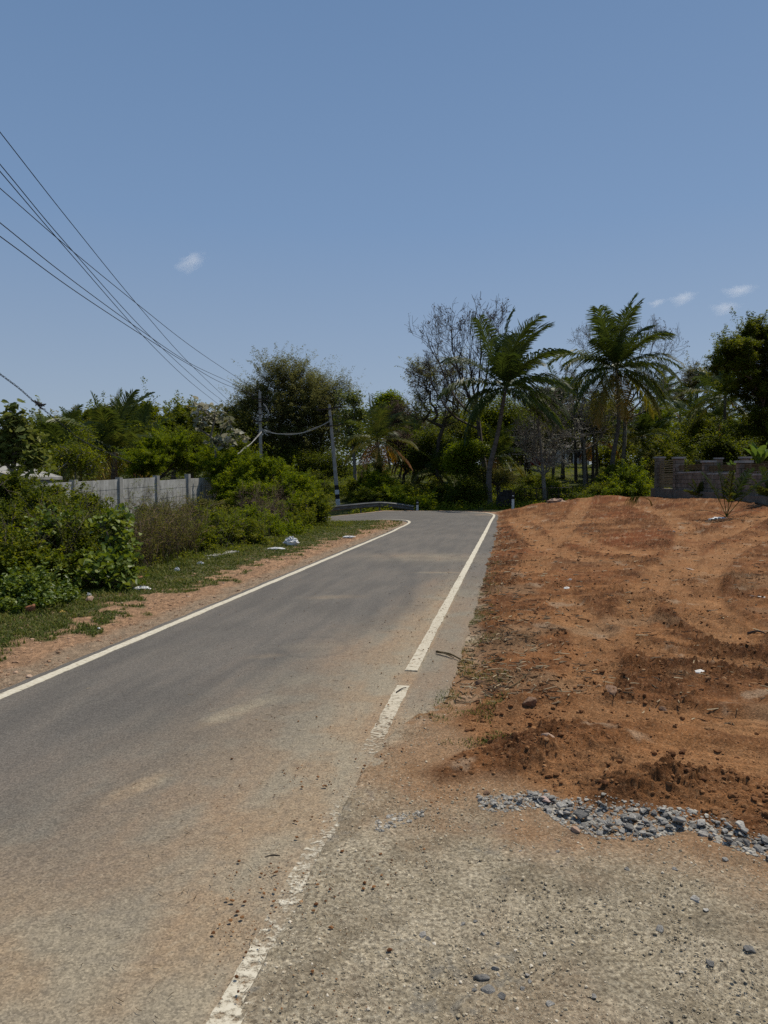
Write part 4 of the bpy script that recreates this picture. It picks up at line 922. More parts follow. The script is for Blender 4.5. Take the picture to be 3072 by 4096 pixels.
def block_wall(label, pts, walltop, rails, plinth=None, gate=False, w=.42, cat='wall'):
    """pts: list of (x, y, zbase, ztop)"""
    e = empty('block_wall', (pts[1][0], pts[1][1], onland(pts[1][0], pts[1][1])), label, cat)
    for i, (x, y, zb, zt) in enumerate(pts):
        if i + 1 < len(pts): d = np.array([pts[i + 1][0] - x, pts[i + 1][1] - y, 0])
        d = d / np.linalg.norm(d); nv = np.array([d[1], -d[0], 0])
        g = Geo(); g.box((x, y, (zb + zt) / 2 - .05), (w, w, zt - zb - .02 + .1), [nv, d, [0, 0, 1]]); pl_ = g.build('pillar', M['block'], e)
        g = Geo(); g.box((x, y, zt - .02), (w + .12, w + .12, .09), [nv, d, [0, 0, 1]]); g.build('cap', M['concrete'], pl_)
        if i + 1 < len(pts):
            x2, y2, zb2, zt2 = pts[i + 1]; Ls = math.hypot(x2 - x, y2 - y) - w; a = np.array([x, y, 0]); mid = (a + [x2, y2, 0]) / 2
            wt = walltop[i]; isg = gate and i == 0
            if not isg:
                g = Geo(); za = (zb + zb2) / 2 - .15
                g.box(mid + [0, 0, (za + wt) / 2], (.20, Ls, wt - za), [nv, d, [0, 0, 1]]); g.build('masonry', M['block'], e)
                g = Geo(); g.box(mid + [0, 0, wt + .035], (.24, Ls - .004, .07), [nv, d, [0, 0, 1]]); g.build('coping', M['concrete'], e)
                lo, hi = wt + .16, min(zt, zt2) - .12 if i else min(zt, zt2) - .14
                nr_ = rails
                for k in range(nr_):
                    z = lo + (hi - lo) * k / (nr_ - 1); g = Geo(); g.box(mid + nv * .02 * (k % 2) + [0, 0, z], (.03, Ls + .02, .034), [nv, d, [0, 0, 1]]); g.build('rail', M['bamboo'], e)
            else:
                ge = None; g = Geo(); rs = np.random.RandomState(4)
                zs = list(np.arange(zb2 + .13, zb2 + .85, .078)) + list(np.arange(zb2 + .95, min(zt, zt2) - .1, .115))
                for z in zs: g.box(mid + [0, 0, z + rs.uniform(-.008, .008)] + nv * rs.uniform(-.01, .01), (.022, Ls - .06, .066 + rs.uniform(-.008, .008)), [nv, d, [0, 0, 1]])
                g.box(mid + nv * .03 - d * (Ls / 2 - .06) + [0, 0, zb2 + .75], (.03, .07, 1.4), [nv, d, [0, 0, 1]]); g.box(mid + nv * .03 + d * (Ls / 2 - .06) + [0, 0, zb2 + .75], (.03, .07, 1.4), [nv, d, [0, 0, 1]])
                g.build('gate', M['plank'], e)
    if plinth:
        g = Geo()
        for (a, b, wd_, zt, off) in plinth:
            a = np.array([*a, 0.]); b = np.array([*b, 0.]); d = (b - a) / np.linalg.norm(b - a); nv = np.array([d[1], -d[0], 0]); mid = (a + b) / 2 + nv * off
            g.box(mid + [0, 0, (zt - .3) / 2], (wd_, np.linalg.norm(b - a), zt + .3), [nv, d, [0, 0, 1]])
        g.build('plinth', M['plinth'], e)
    return e
M['plinth'] = noisemat('plinth_render', (.10, .085, .068), (.20, .175, .14), 2.5, bump=.3)
M['plank'] = noisemat('timber_plank', (.15, .105, .055), (.36, .27, .15), 5, stretch=(3, .6, 6), bump=.2)
block_wall('low grey concrete block wall with timber rails, plank gate and capped pillars facing the red soil', 
           [(15.25, 39.4, 1.1, 2.86), (14.9, 36, 1.1, 2.74), (14.4, 31.6, 1.1, 2.44), (13.65, 27, 1.05, 2.31), (12.9, 22.6, 1.05, 2.28), (12.2, 18.2, 1.0, 2.25)],
           [0, 1.93, 1.83, 1.76, 1.72], 6,
           plinth=[((15.32, 40.0), (14.9, 36.0), .75, 1.14, -.08), ((14.899, 35.99), (13.652, 27.0), .62, 1.09, -.04), ((13.65, 27), (12.1, 17.8), .66, 1.05, -.03)], gate=True)
block_wall('second concrete block wall with timber rails farther back, parallel behind the front one', 
           [(22.6, 51, 1.2, 3.0), (20.2, 43, 1.1, 2.92), (17.75, 35, 1.1, 2.72), (15.6, 28, 1.1, 2.5)], [2.0, 2.0, 1.95], 5)

# ------------------------------------------------------------ house and shed in the trees
hb = at(2281, 1857, 88); hb[2] = onland(hb[0], 88)
M['limewash'] = noisemat('limewash', (.36, .35, .33), (.56, .55, .53), 1.6, bump=.1, c3=(.62, .61, .6))
M['clay'] = noisemat('clay_wall', (.14, .065, .038), (.25, .13, .08), 2.0, bump=.2)
M['rooftile'] = noisemat('roof_sheet', (.05, .042, .036), (.14, .115, .095), 3, bump=.3)
M['redcloth'] = noisemat('red_cloth', (.14, .012, .010), (.24, .022, .018), 3, bump=.2)
M['dark'] = M['dark']
M['door'] = noisemat('door_wood', (.03, .022, .015), (.07, .05, .035), 4)
hs = empty('house', hb, 'small white limewashed house with low roof and dark door, deep among the trees', 'house')
s88 = 88 / F; X = lambda px: (px - 1536) * s88
x0, x1 = X(2208), X(2354); g = Geo(); zb = hb[2] - .3; zt = hb[2] + 2.15
door = (X(2271), X(2289)); win = (X(2305), X(2320))
segs = [(x0, door[0], zb, zt), (door[0], door[1], hb[2] + 1.75, zt), (door[1], win[0], zb, zt), (win[0], win[1], zb, hb[2] + .85), (win[0], win[1], hb[2] + 1.65, zt), (win[1], x1, zb, zt)]
for (a, b, z0, z1) in segs: g.box(((a + b) / 2, 88, (z0 + z1) / 2), (b - a, .25, z1 - z0))
g.box((x0 + .125, 90.6, (zb + zt) / 2), (.25, 4.95, zt - zb)); g.box((x1 - .125, 90.6, (zb + zt) / 2), (.25, 4.95, zt - zb)); g.box(((x0 + x1) / 2, 93.2, (zb + zt) / 2), (x1 - x0, .25, zt - zb))
g.build('wall', M['limewash'], hs)
g = Geo(); xa, xb = x0 - .4, x1 + .4
g.add([[xa, 87.4, zt - .05], [xb, 87.4, zt - .05], [xb, 90.5, zt + 1.0], [xa, 90.5, zt + 1.0], [xb, 93.8, zt - .05], [xa, 93.8, zt - .05],
       [xa, 87.4, zt - .13], [xb, 87.4, zt - .13], [xb, 90.5, zt + .92], [xa, 90.5, zt + .92], [xb, 93.8, zt - .13], [xa, 93.8, zt - .13]],
      [[[0, 1, 2, 3], [3, 2, 4, 5], [6, 9, 8, 7], [9, 11, 10, 8], [0, 6, 7, 1], [5, 4, 10, 11], [1, 7, 8, 2], [2, 8, 10, 4], [0, 3, 9, 6], [3, 5, 11, 9]]])
g.build('roof', M['rooftile'], hs)
g = Geo(); g.box(((door[0] + door[1]) / 2, 88.02, hb[2] + .86), (door[1] - door[0], .06, 1.78)); g.build('door', M['door'], hs)
g = Geo(); wc = (win[0] + win[1]) / 2
g.box((wc, 88.05, hb[2] + 1.25), (win[1] - win[0], .04, .8)); w_ = g.build('window', M['black'], hs)
g = Geo()
for dx in (-.22, 0, .22): g.box((wc + dx, 87.98, hb[2] + 1.25), (.03, .03, .8))
g.box((wc, 87.86, hb[2] + .86), (win[1] - win[0] + .1, .12, .06)); g.build('frame', M['door'], w_)
sb_ = at(2143, 1868, 84); sb_[2] = onland(sb_[0], 84)
sh = empty('clay_shed', sb_, 'low clay walled shed with a dark open bay, left of the white house', 'shed')
X = lambda px: (px - 1536) * 84 / F; g = Geo(); zb = sb_[2] - .3; zt = sb_[2] + 1.55
g.box(((X(2112) + X(2212)) / 2, 84, (zb + zt) / 2), (X(2212) - X(2112), .22, zt - zb)); g.box((X(2077), 84.0, (zb + zt) / 2), (.22, .22, zt - zb))
g.box(((X(2077) + X(2212)) / 2, 87.5, (zb + zt) / 2), (X(2212) - X(2077), .22, zt - zb)); g.box((X(2212) - .11, 85.8, (zb + zt) / 2), (.22, 3.2, zt - zb)); g.build('wall', M['clay'], sh)
g = Geo(); xa, xb = X(2068), X(2220); g.add([[xa, 83.4, zt], [xb, 83.4, zt], [xb, 88, zt + .7], [xa, 88, zt + .7], [xa, 83.4, zt - .08], [xb, 83.4, zt - .08], [xb, 88, zt + .62], [xa, 88, zt + .62]],
      [[[0, 1, 2, 3], [4, 7, 6, 5], [0, 4, 5, 1], [1, 5, 6, 2], [2, 6, 7, 3], [3, 7, 4, 0]]]); g.build('roof', M['rooftile'], sh)
g = Geo(); nx = 16; V = []
for i in range(nx + 1):
    x = X(2114) + (X(2162) - X(2114)) * i / nx; yy = 83.8 + .05 * math.sin(i * 1.7)
    V += [[x, yy, sb_[2] + 1.02 - .03 * math.sin(i * .4)], [x, yy + .03 * math.sin(i), sb_[2] + .15]]
V2 = [[a, b + .02, c_] for a, b, c_ in V]; nV = len(V)
g.add(V + V2, [[[2 * i, 2 * i + 1, 2 * i + 3, 2 * i + 2] for i in range(nx)] + [[nV + 2 * i, nV + 2 * i + 2, nV + 2 * i + 3, nV + 2 * i + 1] for i in range(nx)]])
tag(g.build('hung_cloth', M['redcloth'], loc=(X(2138), 83.8, sb_[2])), 'dark red cloth hanging on the front of the clay shed', 'cloth')
# leaning stone posts and the wire fence in the meadow
for (xa, ya, xb, yb, D, lab) in ((1667, 1905, 1673, 1792, 58, 'pale leaning stone post in the meadow behind the guardrail end'), (2052, 1915, 2036, 1812, 60, 'pale stone post leaning left, in the meadow behind the dark stone block'),
                                 (1640 + 575, 1880, 2216, 1800, 70, 'thin grey post standing in front of the white house')):
    b = LB(xa, ya, D); t_ = at(xb, yb, D); g = Geo(); g.tube([b, (b + t_) / 2 + [.02, 0, 0], t_], [.13, .12, .10], 6)
    tag(g.build('stone_post', M['palebark'], loc=b), lab, 'post')
fe = empty('wire_fence', LB(2180, 2010, 41.5), 'rusty wire mesh fence with thin iron posts behind the soil mounds', 'fence')
fx = [2058, 2100, 2145, 2190, 2235, 2290]; fp = []
for x in fx:
    b = LB(x, 2020, 41.5); t_ = at(x, 1956 - (x - 2058) * .04, 41.5); fp.append((b, t_)); g = Geo(); g.tube([b, t_], .028, 6); g.build('post', M['iron'], fe)
g = Geo()
for (b0, t0), (b1, t1) in zip(fp[:-1], fp[1:]):
    for f in (.98, .66, .33, .08): g.tube([b0 + (t0 - b0) * f, b1 + (t1 - b1) * f], .009 if f < .9 else .02, 3, cap=False)
    for k in range(1, 7):
        f = k / 7; b = b0 + (b1 - b0) * f; t_ = t0 + (t1 - t0) * f; g.tube([b, t_], .006, 3, cap=False)
g.build('mesh', M['iron'], fe)

# ------------------------------------------------------------ trees
ex = 'leafless trees'
def tbase(px, D): return LB(px, 1990, D)
bare('bare_tree', 'tall almost leafless tree full of dry seed pods, left of the nearer coconut palm', tbase(1945, 47), [at(1940, 1880, 47), at(1925, 1790, 47), at(1915, 1700, 47), at(1905, 1620, 47)],
     [(1850, 1500, 47, 1, .85), (1760, 1460, 47.5, 1, .8), (1810, 1400, 46.5, .9, .95), (1925, 1400, 47, 1, 1), (1965, 1380, 47.6, .8, .9), (1880, 1450, 47, 1, 1), (1740, 1560, 47, .8, .72)], 11, R0=.20, lev=4, pods=.2, L0=1.6, rmin=.008)
plant('bare_tree', 'thin half bare tree with olive leaf tufts below the tall pod tree on its left', 'tree', tbase(1745, 52), [at(1748, 1880, 52), at(1755, 1760, 52)],
      [(1690, 1500, 52, 50, 38, 1.0, 2), (1740, 1560, 52, 80, 60), (1690, 1640, 52, 75, 60), (1800, 1620, 52, 70, 80), (1800, 1500, 52, 70, 40)], 'feather', 12, R0=.16, nt=260, per=40, leaf=(.16, .05), spread=.28, spray=.7, twig=1, twiglen=.8, twigr=.012, leaffrac=.55, step=.8, wig=.2, rtip=.013)
plant('tree', 'dense fresh green tree directly behind the nearer coconut palm trunk', 'tree', tbase(2010, 62), [at(2005, 1850, 62), at(2000, 1760, 62)],
      [(1990, 1660, 62, 100, 70), (2085, 1690, 62, 75, 65), (1925, 1720, 62, 60, 60), (2010, 1760, 62, 110, 60)], 'green', 13, R0=.25, nt=260, per=120, leaf=(.22, .10), spread=.5)
plant('tree', 'dark broad tree between the two coconut palms, in front of the clay shed bay', 'tree', tbase(2120, 68), [at(2110, 1850, 68), at(2110, 1750, 68)],
      [(2120, 1735, 68, 80, 60), (2070, 1790, 68, 70, 50), (2190, 1700, 68, 90, 70), (2150, 1640, 68, 60, 40)], 'dark', 14, R0=.25, nt=200, per=100, leaf=(.24, .11), spread=.6)
plant('creeper_mound', 'bright green creeper smothering a low tree left of the coconut trunk', 'creeper', tbase(1860, 44), [at(1862, 1900, 44)],
      [(1850, 1810, 44, 75, 42), (1820, 1850, 44, 50, 40), (1900, 1800, 44, 50, 30), (1860, 1870, 44, 60, 40)], 'bright', 15, R0=.14, nt=200, per=110, leaf=(.12, .07), spread=.22, crown='foliage')
plant('bush', 'dark rounded bush under the creeper, left of the coconut trunk foot', 'bush', tbase(1870, 42.5), [at(1870, 1990, 42.5)],
      [(1860, 1960, 42.5, 60, 55), (1905, 1985, 42, 45, 40), (1820, 1990, 42.3, 45, 35)], 'dark', 16, R0=.07, nt=150, per=90, leaf=(.12, .06), spread=.22, wood='stems', crown='foliage')
plant('bush', 'loose green bush wrapped round the foot of the nearer coconut palm', 'bush', tbase(1995, 43.5), [at(1990, 1960, 43.5)],
      [(1985, 1915, 43.5, 75, 28), (1925, 1905, 43.5, 40, 35), (2020, 1900, 44.5, 45, 30)], 'olive', 17, R0=.06, nt=90, per=80, leaf=(.12, .05), spread=.22, wood='stems', crown='foliage', vshift=.15)
for i, (lab, cx_, bl, mt, D, sd, lf) in enumerate([
    ('shadowy mid height tree behind the guardrail end, nearest the leaning stone post', 1740, [(1730, 1770, 54, 70, 60), (1780, 1840, 54, 70, 50), (1690, 1830, 54, 50, 50)], 'dark', 54, 21, (.16, .08)),
    ('thin brownish tree behind the low young palm', 1615, [(1600, 1800, 56, 45, 50), (1640, 1850, 56, 40, 40)], 'dry', 56, 22, (.14, .07)),
    ('grey dry twiggy tree on the skyline left of the tall pod tree', 1600, [(1600, 1680, 66, 65, 60), (1650, 1720, 66, 45, 45)], 'dry', 66, 23, (.15, .05)),
    ('small leafy tree top on the skyline above the young orange palm', 1560, [(1560, 1610, 76, 38, 26), (1545, 1650, 76, 45, 35)], 'bright', 76, 24, (.30, .15)),
    ('dark tree mass behind the tall pod tree trunk', 1880, [(1880, 1740, 60, 90, 50), (1820, 1700, 60, 70, 50), (1930, 1800, 60, 60, 50)], 'green', 60, 25, (.18, .08))]):
    gtw = 3 if mt == 'dry' else 0
    plant('tree', lab, 'tree', tbase(cx_, D), [at(cx_, 1900, D)], bl, mt, sd, R0=.16, nt=170, per=(10 if mt == 'dry' else 100), leaf=lf, spread=.45 if mt != 'dry' else .2, twig=gtw, twiglen=1.0, twigr=.018, leaffrac=1)
# coconut palms
palm('coconut_palm', 'nearer coconut palm with a curved trunk leaning right over the end of the road', tbase(1957, 42), [at(1958, 1880, 42), at(1990, 1740, 42)], at(2022, 1555, 42), 31, nf=25, L=4.6, R0=.18, wind=(.34, 0, 0), old=.02, group='tall coconut palms', nuts=3, npair=66, lw=.092, ll=1.30, elmin=-28, curl=1.35, vbase=.12)
palm('coconut_palm', 'taller coconut palm with browning lower fronds, in front of the leafless tree', tbase(2440, 50), [at(2452, 1830, 50), at(2475, 1680, 50)], at(2466, 1480, 50), 32, nf=30, L=4.9, R0=.18, wind=(.18, 0, 0), old=.26, group='tall coconut palms', nuts=5, npair=66, lw=.095, ll=1.38, elmin=-48, curl=1.6, vbase=.14)
palm('young_palm', 'young palm with orange dying fronds and an ivy clad trunk behind the leaning utility pole', tbase(1515, 46), [at(1515, 1900, 46)], at(1509, 1770, 46), 33, nf=22, L=2.9, R0=.20, wind=(.25, 0, 0), old=.75, npair=50, lw=.05, ll=.85, elmin=-42, vbase=.28)
plant('ivy', 'dark ivy sheathing the trunk of the young orange palm', 'ivy', LB(1515, 1990, 45.6), [at(1515, 1900, 45.6)], [(1515, 1860, 45.7, 26, 60, .5), (1518, 1930, 45.7, 34, 50, .6)], 'dark', 34, R0=.05, nt=80, per=70, leaf=(.11, .07), spread=.14, wood='stems', crown='foliage')
for i, (lab, px, py, D, L, bx, nf, old) in enumerate([
    ('coconut palm crown on the skyline just right of the taller coconut palm', 2640, 1600, 78, 3.6, 2645, 20, .2),
    ('coconut palm with long arching fronds beside the big dark tree', 2900, 1590, 58, 4.4, 2890, 20, .3),
    ('coconut palm between the skyline crown and the arching one', 2770, 1690, 68, 3.6, 2775, 20, .2),
    ('low coconut palm with feathery crown right of the taller palm trunk', 2570, 1745, 58, 3.4, 2572, 18, .3),
    ('coconut palm with yellowed fronds in front of the big dark tree', 2870, 1690, 62, 3.8, 2868, 18, .4),
    ('low palm with yellow fronds behind the plumeria like bare tree', 2385, 1760, 62, 3.2, 2385, 16, .55),
    ('half hidden palm with drooping fronds between the two tall coconut palms', 2250, 1620, 64, 3.6, 2250, 18, .35),
    ('small palm with straw coloured fronds under the tall pod tree', 1650, 1790, 60, 3.0, 1655, 16, .5),
    ('small palm sprouting low behind the creeper mound', 1760, 1900, 52, 2.4, 1762, 14, .5),
    ('young palm with yellowish leaf behind the nearer coconut trunk', 1990, 1830, 50, 2.4, 1992, 14, .55),
    ('distant palm head standing up from the wood at far left', 295, 1735, 75, 3.0, 295, 20, .1),
    ('big dark drooping palm just behind the grey panel wall', 455, 1810, 33, 3.1, 452, 20, .35),
    ('palm with dark fronds left of the drooping palm', 250, 1810, 42, 2.6, 250, 16, .2),
    ('palm head in the wood right of the yellow flowering mango', 690, 1740, 70, 2.8, 690, 16, .15),
    ('palm crown above the drooping palm, in the middle of the left wood', 560, 1775, 55, 3.0, 560, 18, .15),
    ('palm crown rising left of the utility pole behind the pale leaved sapling', 830, 1750, 66, 2.6, 830, 16, .15)]):
    palm('palm', lab, tbase(bx, D), [at((px + bx) / 2 + 3, (py + 1950) / 2, D)], at(px, py, D), 50 + i, nf=nf, L=L, R0=.17, wind=(.2, 0, 0), old=old, parts=(D < 60), lw=.09, npair=52, ll=.95, group='palms in the wood')
bare('bare_tree', 'wide leafless tree with fine twigs spreading behind the taller coconut palm', tbase(2492, 56), [at(2494, 1850, 56), at(2500, 1710, 56), at(2495, 1640, 56)],
     [(2390, 1480, 56, 1, .9), (2340, 1530, 57, .8, .8), (2450, 1460, 56.5, 1, 1), (2550, 1450, 56, 1, 1), (2620, 1500, 56, 1, .9), (2650, 1570, 55, .9, .8), (2390, 1400, 57, .7, 1), (2600, 1420, 57, .8, 1)], 61, R0=.20, mat='palebark', lev=4, pods=.10, L0=1.7, rmin=.007)
bare('bare_tree', 'pale grey leafless tree with crooked branches in front of the white house', LB(2339, 1912, 56), [at(2339, 1860, 56), at(2334, 1760, 56)],
     [(2250, 1700, 56, 1, 1), (2300, 1680, 55.5, 1, 1), (2370, 1690, 56, 1, .9), (2210, 1770, 56, .9, .8), (2320, 1640, 57, 1, 1), (2420, 1720, 56, .7, .8)], 62, R0=.16, mat='palebark', lev=4, pods=.06, L0=1.9, rmin=.016, spread=.75)
bare('bare_tree', 'slim leafless tree with reddish twigs behind the wire fence', LB(2180, 2012, 43), [at(2176, 1950, 43), at(2172, 1890, 43), at(2165, 1800, 43), at(2150, 1680, 43)],
     [(2140, 1840, 43, .7, .45), (2215, 1830, 43, .7, .45), (2190, 1850, 42.7, .6, .42), (2210, 1740, 43, .9, .7), (2130, 1780, 43, .8, .6), (2160, 1650, 43, .7, 1), (2100, 1800, 43, .5, .55)], 63, R0=.14, mat='palebark', lev=4, podm='pale', pods=.12, L0=1.35, rmin=.011, spread=.7)
for i, (lab, px, yb, yt, D, lean) in enumerate([
    ('thick dark leaning trunk with a shaded crown right of the white house', 2345, 1915, 1700, 58, -18), ('pale thin trunk tree right of the leaning dark trunk', 2372, 1912, 1720, 58, 4), ('slender tree trunk crossing the white house door', 2305, 1900, 1700, 62, -6),
    ('thin upright tree between the clay shed and the white house', 2212, 1915, 1760, 56, 2), ('small tree in front of the clay shed', 2100, 1885, 1790, 66, 2), ('slim tree at the left end of the white house', 2250, 1880, 1740, 66, 3)]):
    plant('tree', lab, 'tree', LB(px, yb, D), [at(px + lean * .5, (yb + yt) / 2, D), at(px + lean, yt, D)], [(px + lean, yt - 25, D, 46, 34), (px + lean + 30, yt - 5, D, 36, 26)], ('dark', 'olive', 'dark', 'olive', 'dry', 'green')[i], 70 + i,
          R0=(.26, .15, .17, .12, .12, .10)[i], nt=70, per=55, leaf=(.17, .08), spread=.4)
# big dark tree at the right edge, feathery trees, wood
plant('big_tree', 'big dark overhanging tree cut by the right edge of the picture', 'tree', tbase(3150, 46), [at(3140, 1850, 46), at(3120, 1700, 46), at(3100, 1620, 46)],
      [(3090, 1450, 46, 130, 150), (2940, 1440, 45, 85, 72, 1.6), (3090, 1660, 46, 110, 120), (3000, 1560, 46, 70, 50), (3180, 1400, 46, 100, 160), (3010, 1340, 46, 50, 40)], 'dark', 81, R0=.4, nt=560, per=120, leaf=(.13, .065), spread=.30, spray=.6, twig=1, twiglen=.6, twigr=.012)
for i, (lab, cx_, bl, mt, D, sd, lf) in enumerate([
    ('light feathery tree with thin stems on the skyline, third from the right edge', 2790, [(2790, 1520, 82, 55, 45)], 'olive', 82, 82, (.22, .09)),
    ('light feathery tree with thin stems on the skyline next to the big dark tree', 2880, [(2880, 1505, 84, 52, 45)], 'olive', 84, 83, (.22, .09)),
    ('low feathery tree on the skyline right of the taller coconut palm fronds', 2720, [(2725, 1590, 84, 50, 45)], 'green', 84, 84, (.22, .09)),
    ('bushy green tree left of the big dark tree, behind the block wall', 2760, [(2740, 1780, 60, 100, 70), (2800, 1730, 60, 60, 50)], 'green', 60, 85, (.17, .08)),
    ('deep green leafy tree just above the block wall gate', 2660, [(2640, 1830, 56, 90, 60), (2690, 1880, 56, 80, 50)], 'green', 56, 86, (.15, .07)),
    ('bright green tree crown right of the taller palm trunk', 2570, [(2600, 1700, 72, 80, 50), (2640, 1660, 72, 50, 30)], 'bright', 72, 87, (.22, .10)),
    ('glossy dark tree standing behind the banana plant', 2960, [(2940, 1850, 50, 90, 60), (3040, 1830, 50, 90, 70), (2880, 1800, 50, 60, 50)], 'dark', 50, 88, (.17, .10)),
    ('shaded tree behind the block wall end pillars', 2850, [(2850, 1870, 52, 90, 50), (2780, 1900, 52, 60, 40)], 'dark', 52, 89, (.14, .07)),
    ('dark tree filling the space beneath the big overhanging tree', 3040, [(3040, 1730, 54, 90, 60), (2960, 1740, 54, 60, 60)], 'dark', 54, 90, (.18, .09)),
    ('olive tree behind the trunk of the taller coconut palm', 2460, [(2440, 1700, 70, 70, 60), (2520, 1760, 70, 60, 60)], 'olive', 70, 91, (.2, .08)),
    ('dense green tree behind the white house roof', 2290, [(2290, 1740, 98, 60, 40), (2350, 1700, 98, 50, 40)], 'green', 98, 93, (.3, .14)),
    ('dark tree left behind the clay shed roof', 2080, [(2060, 1780, 92, 60, 40), (2120, 1760, 92, 50, 40)], 'dark', 92, 94, (.28, .13)),
    ('wide olive tree behind the lower fronds of the taller palm', 2400, [(2390, 1640, 84, 70, 50), (2330, 1660, 84, 50, 45)], 'olive', 84, 95, (.24, .1)),
    ('bright rounded tree between the tall pod tree and the nearer palm trunk', 1960, [(1950, 1700, 74, 60, 45)], 'green', 74, 96, (.24, .1)),
    ('green tree closing the gap right of the pale thin trunk', 2430, [(2430, 1830, 66, 60, 55), (2480, 1870, 64, 50, 45)], 'green', 66, 97, (.18, .08)),
    ('small dark tree behind the nearer palm fronds on the skyline', 2180, [(2190, 1600, 78, 70, 40), (2260, 1560, 78, 50, 30)], 'dark', 78, 92, (.24, .1))]):
    nt_ = int(60 + sum(b[3] * b[4] for b in bl) / 55)
    plant('tree', lab, 'tree', tbase(cx_, D), [at(cx_, 1930, D), at(cx_, min(1900, bl[0][1] + bl[0][4] * .8), D)], bl, mt, sd, R0=.18, nt=nt_, per=85, leaf=lf, spread=.45, spray=.8)
for i, (lab, cx_, bl, mt, D, sd) in enumerate([
    ('large light green shrub left of the block wall gate pillar', 2530, [(2520, 1940, 43, 75, 75), (2480, 1980, 42, 70, 55), (2560, 1990, 42, 45, 50)], 'bright', 43, 101),
    ('green shrub right of the taller coconut palm foot', 2440, [(2440, 1930, 46, 60, 60), (2400, 1980, 43, 55, 50)], 'green', 46, 102),
    ('dark low bush behind the soil mounds', 2330, [(2330, 2020, 40.5, 50, 42), (2380, 2035, 40, 50, 35)], 'dark', 40.5, 103),
    ('low green bush behind the wire fence', 2240, [(2240, 1990, 46, 60, 40), (2200, 1950, 50, 50, 25)], 'green', 46, 104),
    ('low bush right of the tall marker post', 2100, [(2100, 2000, 42, 45, 30)], 'green', 42, 105),
    ('tall light shrub hugging the left side of the block wall', 2580, [(2580, 1880, 46, 45, 70)], 'olive', 46, 106),
    ('low bush in the meadow in front of the clay shed', 2140, [(2140, 1925, 58, 50, 22)], 'green', 58, 107),
    ('shady bush beneath the leaning meadow post', 2000, [(2010, 1940, 56, 35, 30)], 'dark', 56, 108)]):
    nt_ = int(50 + sum(b[3] * b[4] for b in bl) / 60)
    plant('bush', lab, 'bush', tbase(cx_, D), [at(cx_, 1990, D)], bl, mt, sd, R0=.06, nt=nt_, per=90, leaf=(.13, .055), spread=.26, spray=.5, wood='stems', crown='foliage')
# clump behind the poles
plant('feathery_tree', 'largest feathery grey green tree rising behind the upright utility pole', 'tree', tbase(1130, 56), [at(1130, 1880, 56), at(1125, 1760, 56)],
      [(1140, 1540, 56, 100, 75), (1040, 1620, 56, 75, 60), (1220, 1600, 56, 70, 60), (1130, 1690, 56, 150, 90), (1100, 1790, 56, 130, 70)], 'feather', 111, R0=.32, nt=520, per=85, leaf=(.17, .045), spread=.34, spray=1.1, twig=1, twiglen=1.0, twigr=.013, shell=.3)
plant('feathery_tree', 'smaller twiggy tree with bare tips between the two utility poles', 'tree', tbase(1290, 58), [at(1290, 1880, 58), at(1288, 1770, 58)],
      [(1280, 1590, 58, 60, 60), (1340, 1600, 58, 45, 60), (1290, 1690, 58, 80, 70), (1260, 1790, 58, 80, 60)], 'feather', 112, R0=.2, nt=330, per=24, leaf=(.15, .045), spread=.3, spray=.9, twig=2, twiglen=1.1, twigr=.014, shell=.2)
plant('tree', 'open tree with pale crooked limbs and leaf rosettes right of the leaning utility pole', 'tree', tbase(1420, 52), [at(1420, 1880, 52), at(1410, 1770, 52)],
      [(1400, 1600, 52, 60, 50), (1440, 1660, 52, 60, 60), (1370, 1690, 52, 60, 60), (1430, 1760, 52, 70, 60)], 'teak', 113, R0=.17, nt=170, per=16, leaf=(.26, .13), spread=.22, bark='palebark', step=.7, wig=.4, shell=.1)
plant('dark_tree', 'dark leafy tree filling the shade between the two utility poles', 'tree', tbase(1200, 54), [at(1200, 1900, 54)], [(1150, 1860, 54, 130, 60), (1270, 1860, 54, 90, 60), (1350, 1870, 54, 70, 60)], 'dark', 114, R0=.2, nt=260, per=80, leaf=(.15, .07), spread=.4)
for i, (lab, bl, mt, D, sd) in enumerate([
    ('tall dark undergrowth bush left of the leaning utility pole foot', [(1235, 1950, 47.5, 70, 60), (1180, 1980, 47, 70, 50)], 'dark', 47.5, 121),
    ('green bush just right of the leaning utility pole foot', [(1440, 1960, 47, 50, 45), (1435, 1995, 46.5, 45, 24)], 'green', 47, 122),
    ('bright green bush below the young orange palm', [(1510, 1935, 44, 50, 45), (1540, 1975, 43, 50, 35)], 'bright', 44, 123),
    ('low dark bush above the middle of the guardrail', [(1480, 1990, 42.5, 60, 28)], 'dark', 42.5, 124),
    ('low creeping bush around the guardrail end', [(1620, 2010, 41, 50, 22), (1690, 2020, 40.5, 45, 16)], 'bright', 41, 125),
    ('shaggy green bush behind the short marker post', [(1600, 1980, 44, 55, 35)], 'green', 44, 126),
    ('dark bush below the tall pod tree, right of the short marker post', [(1760, 1980, 45, 60, 40), (1720, 2005, 43, 50, 25)], 'dark', 45, 127)]):
    nt_ = int(50 + sum(b[3] * b[4] for b in bl) / 45)
    plant('bush', lab, 'bush', tbase(bl[0][0], D), [at(bl[0][0], 2000, D)], bl, mt, sd, R0=.06, nt=nt_, per=95, leaf=(.12, .06), spread=.24, spray=.5, wood='stems', crown='foliage')
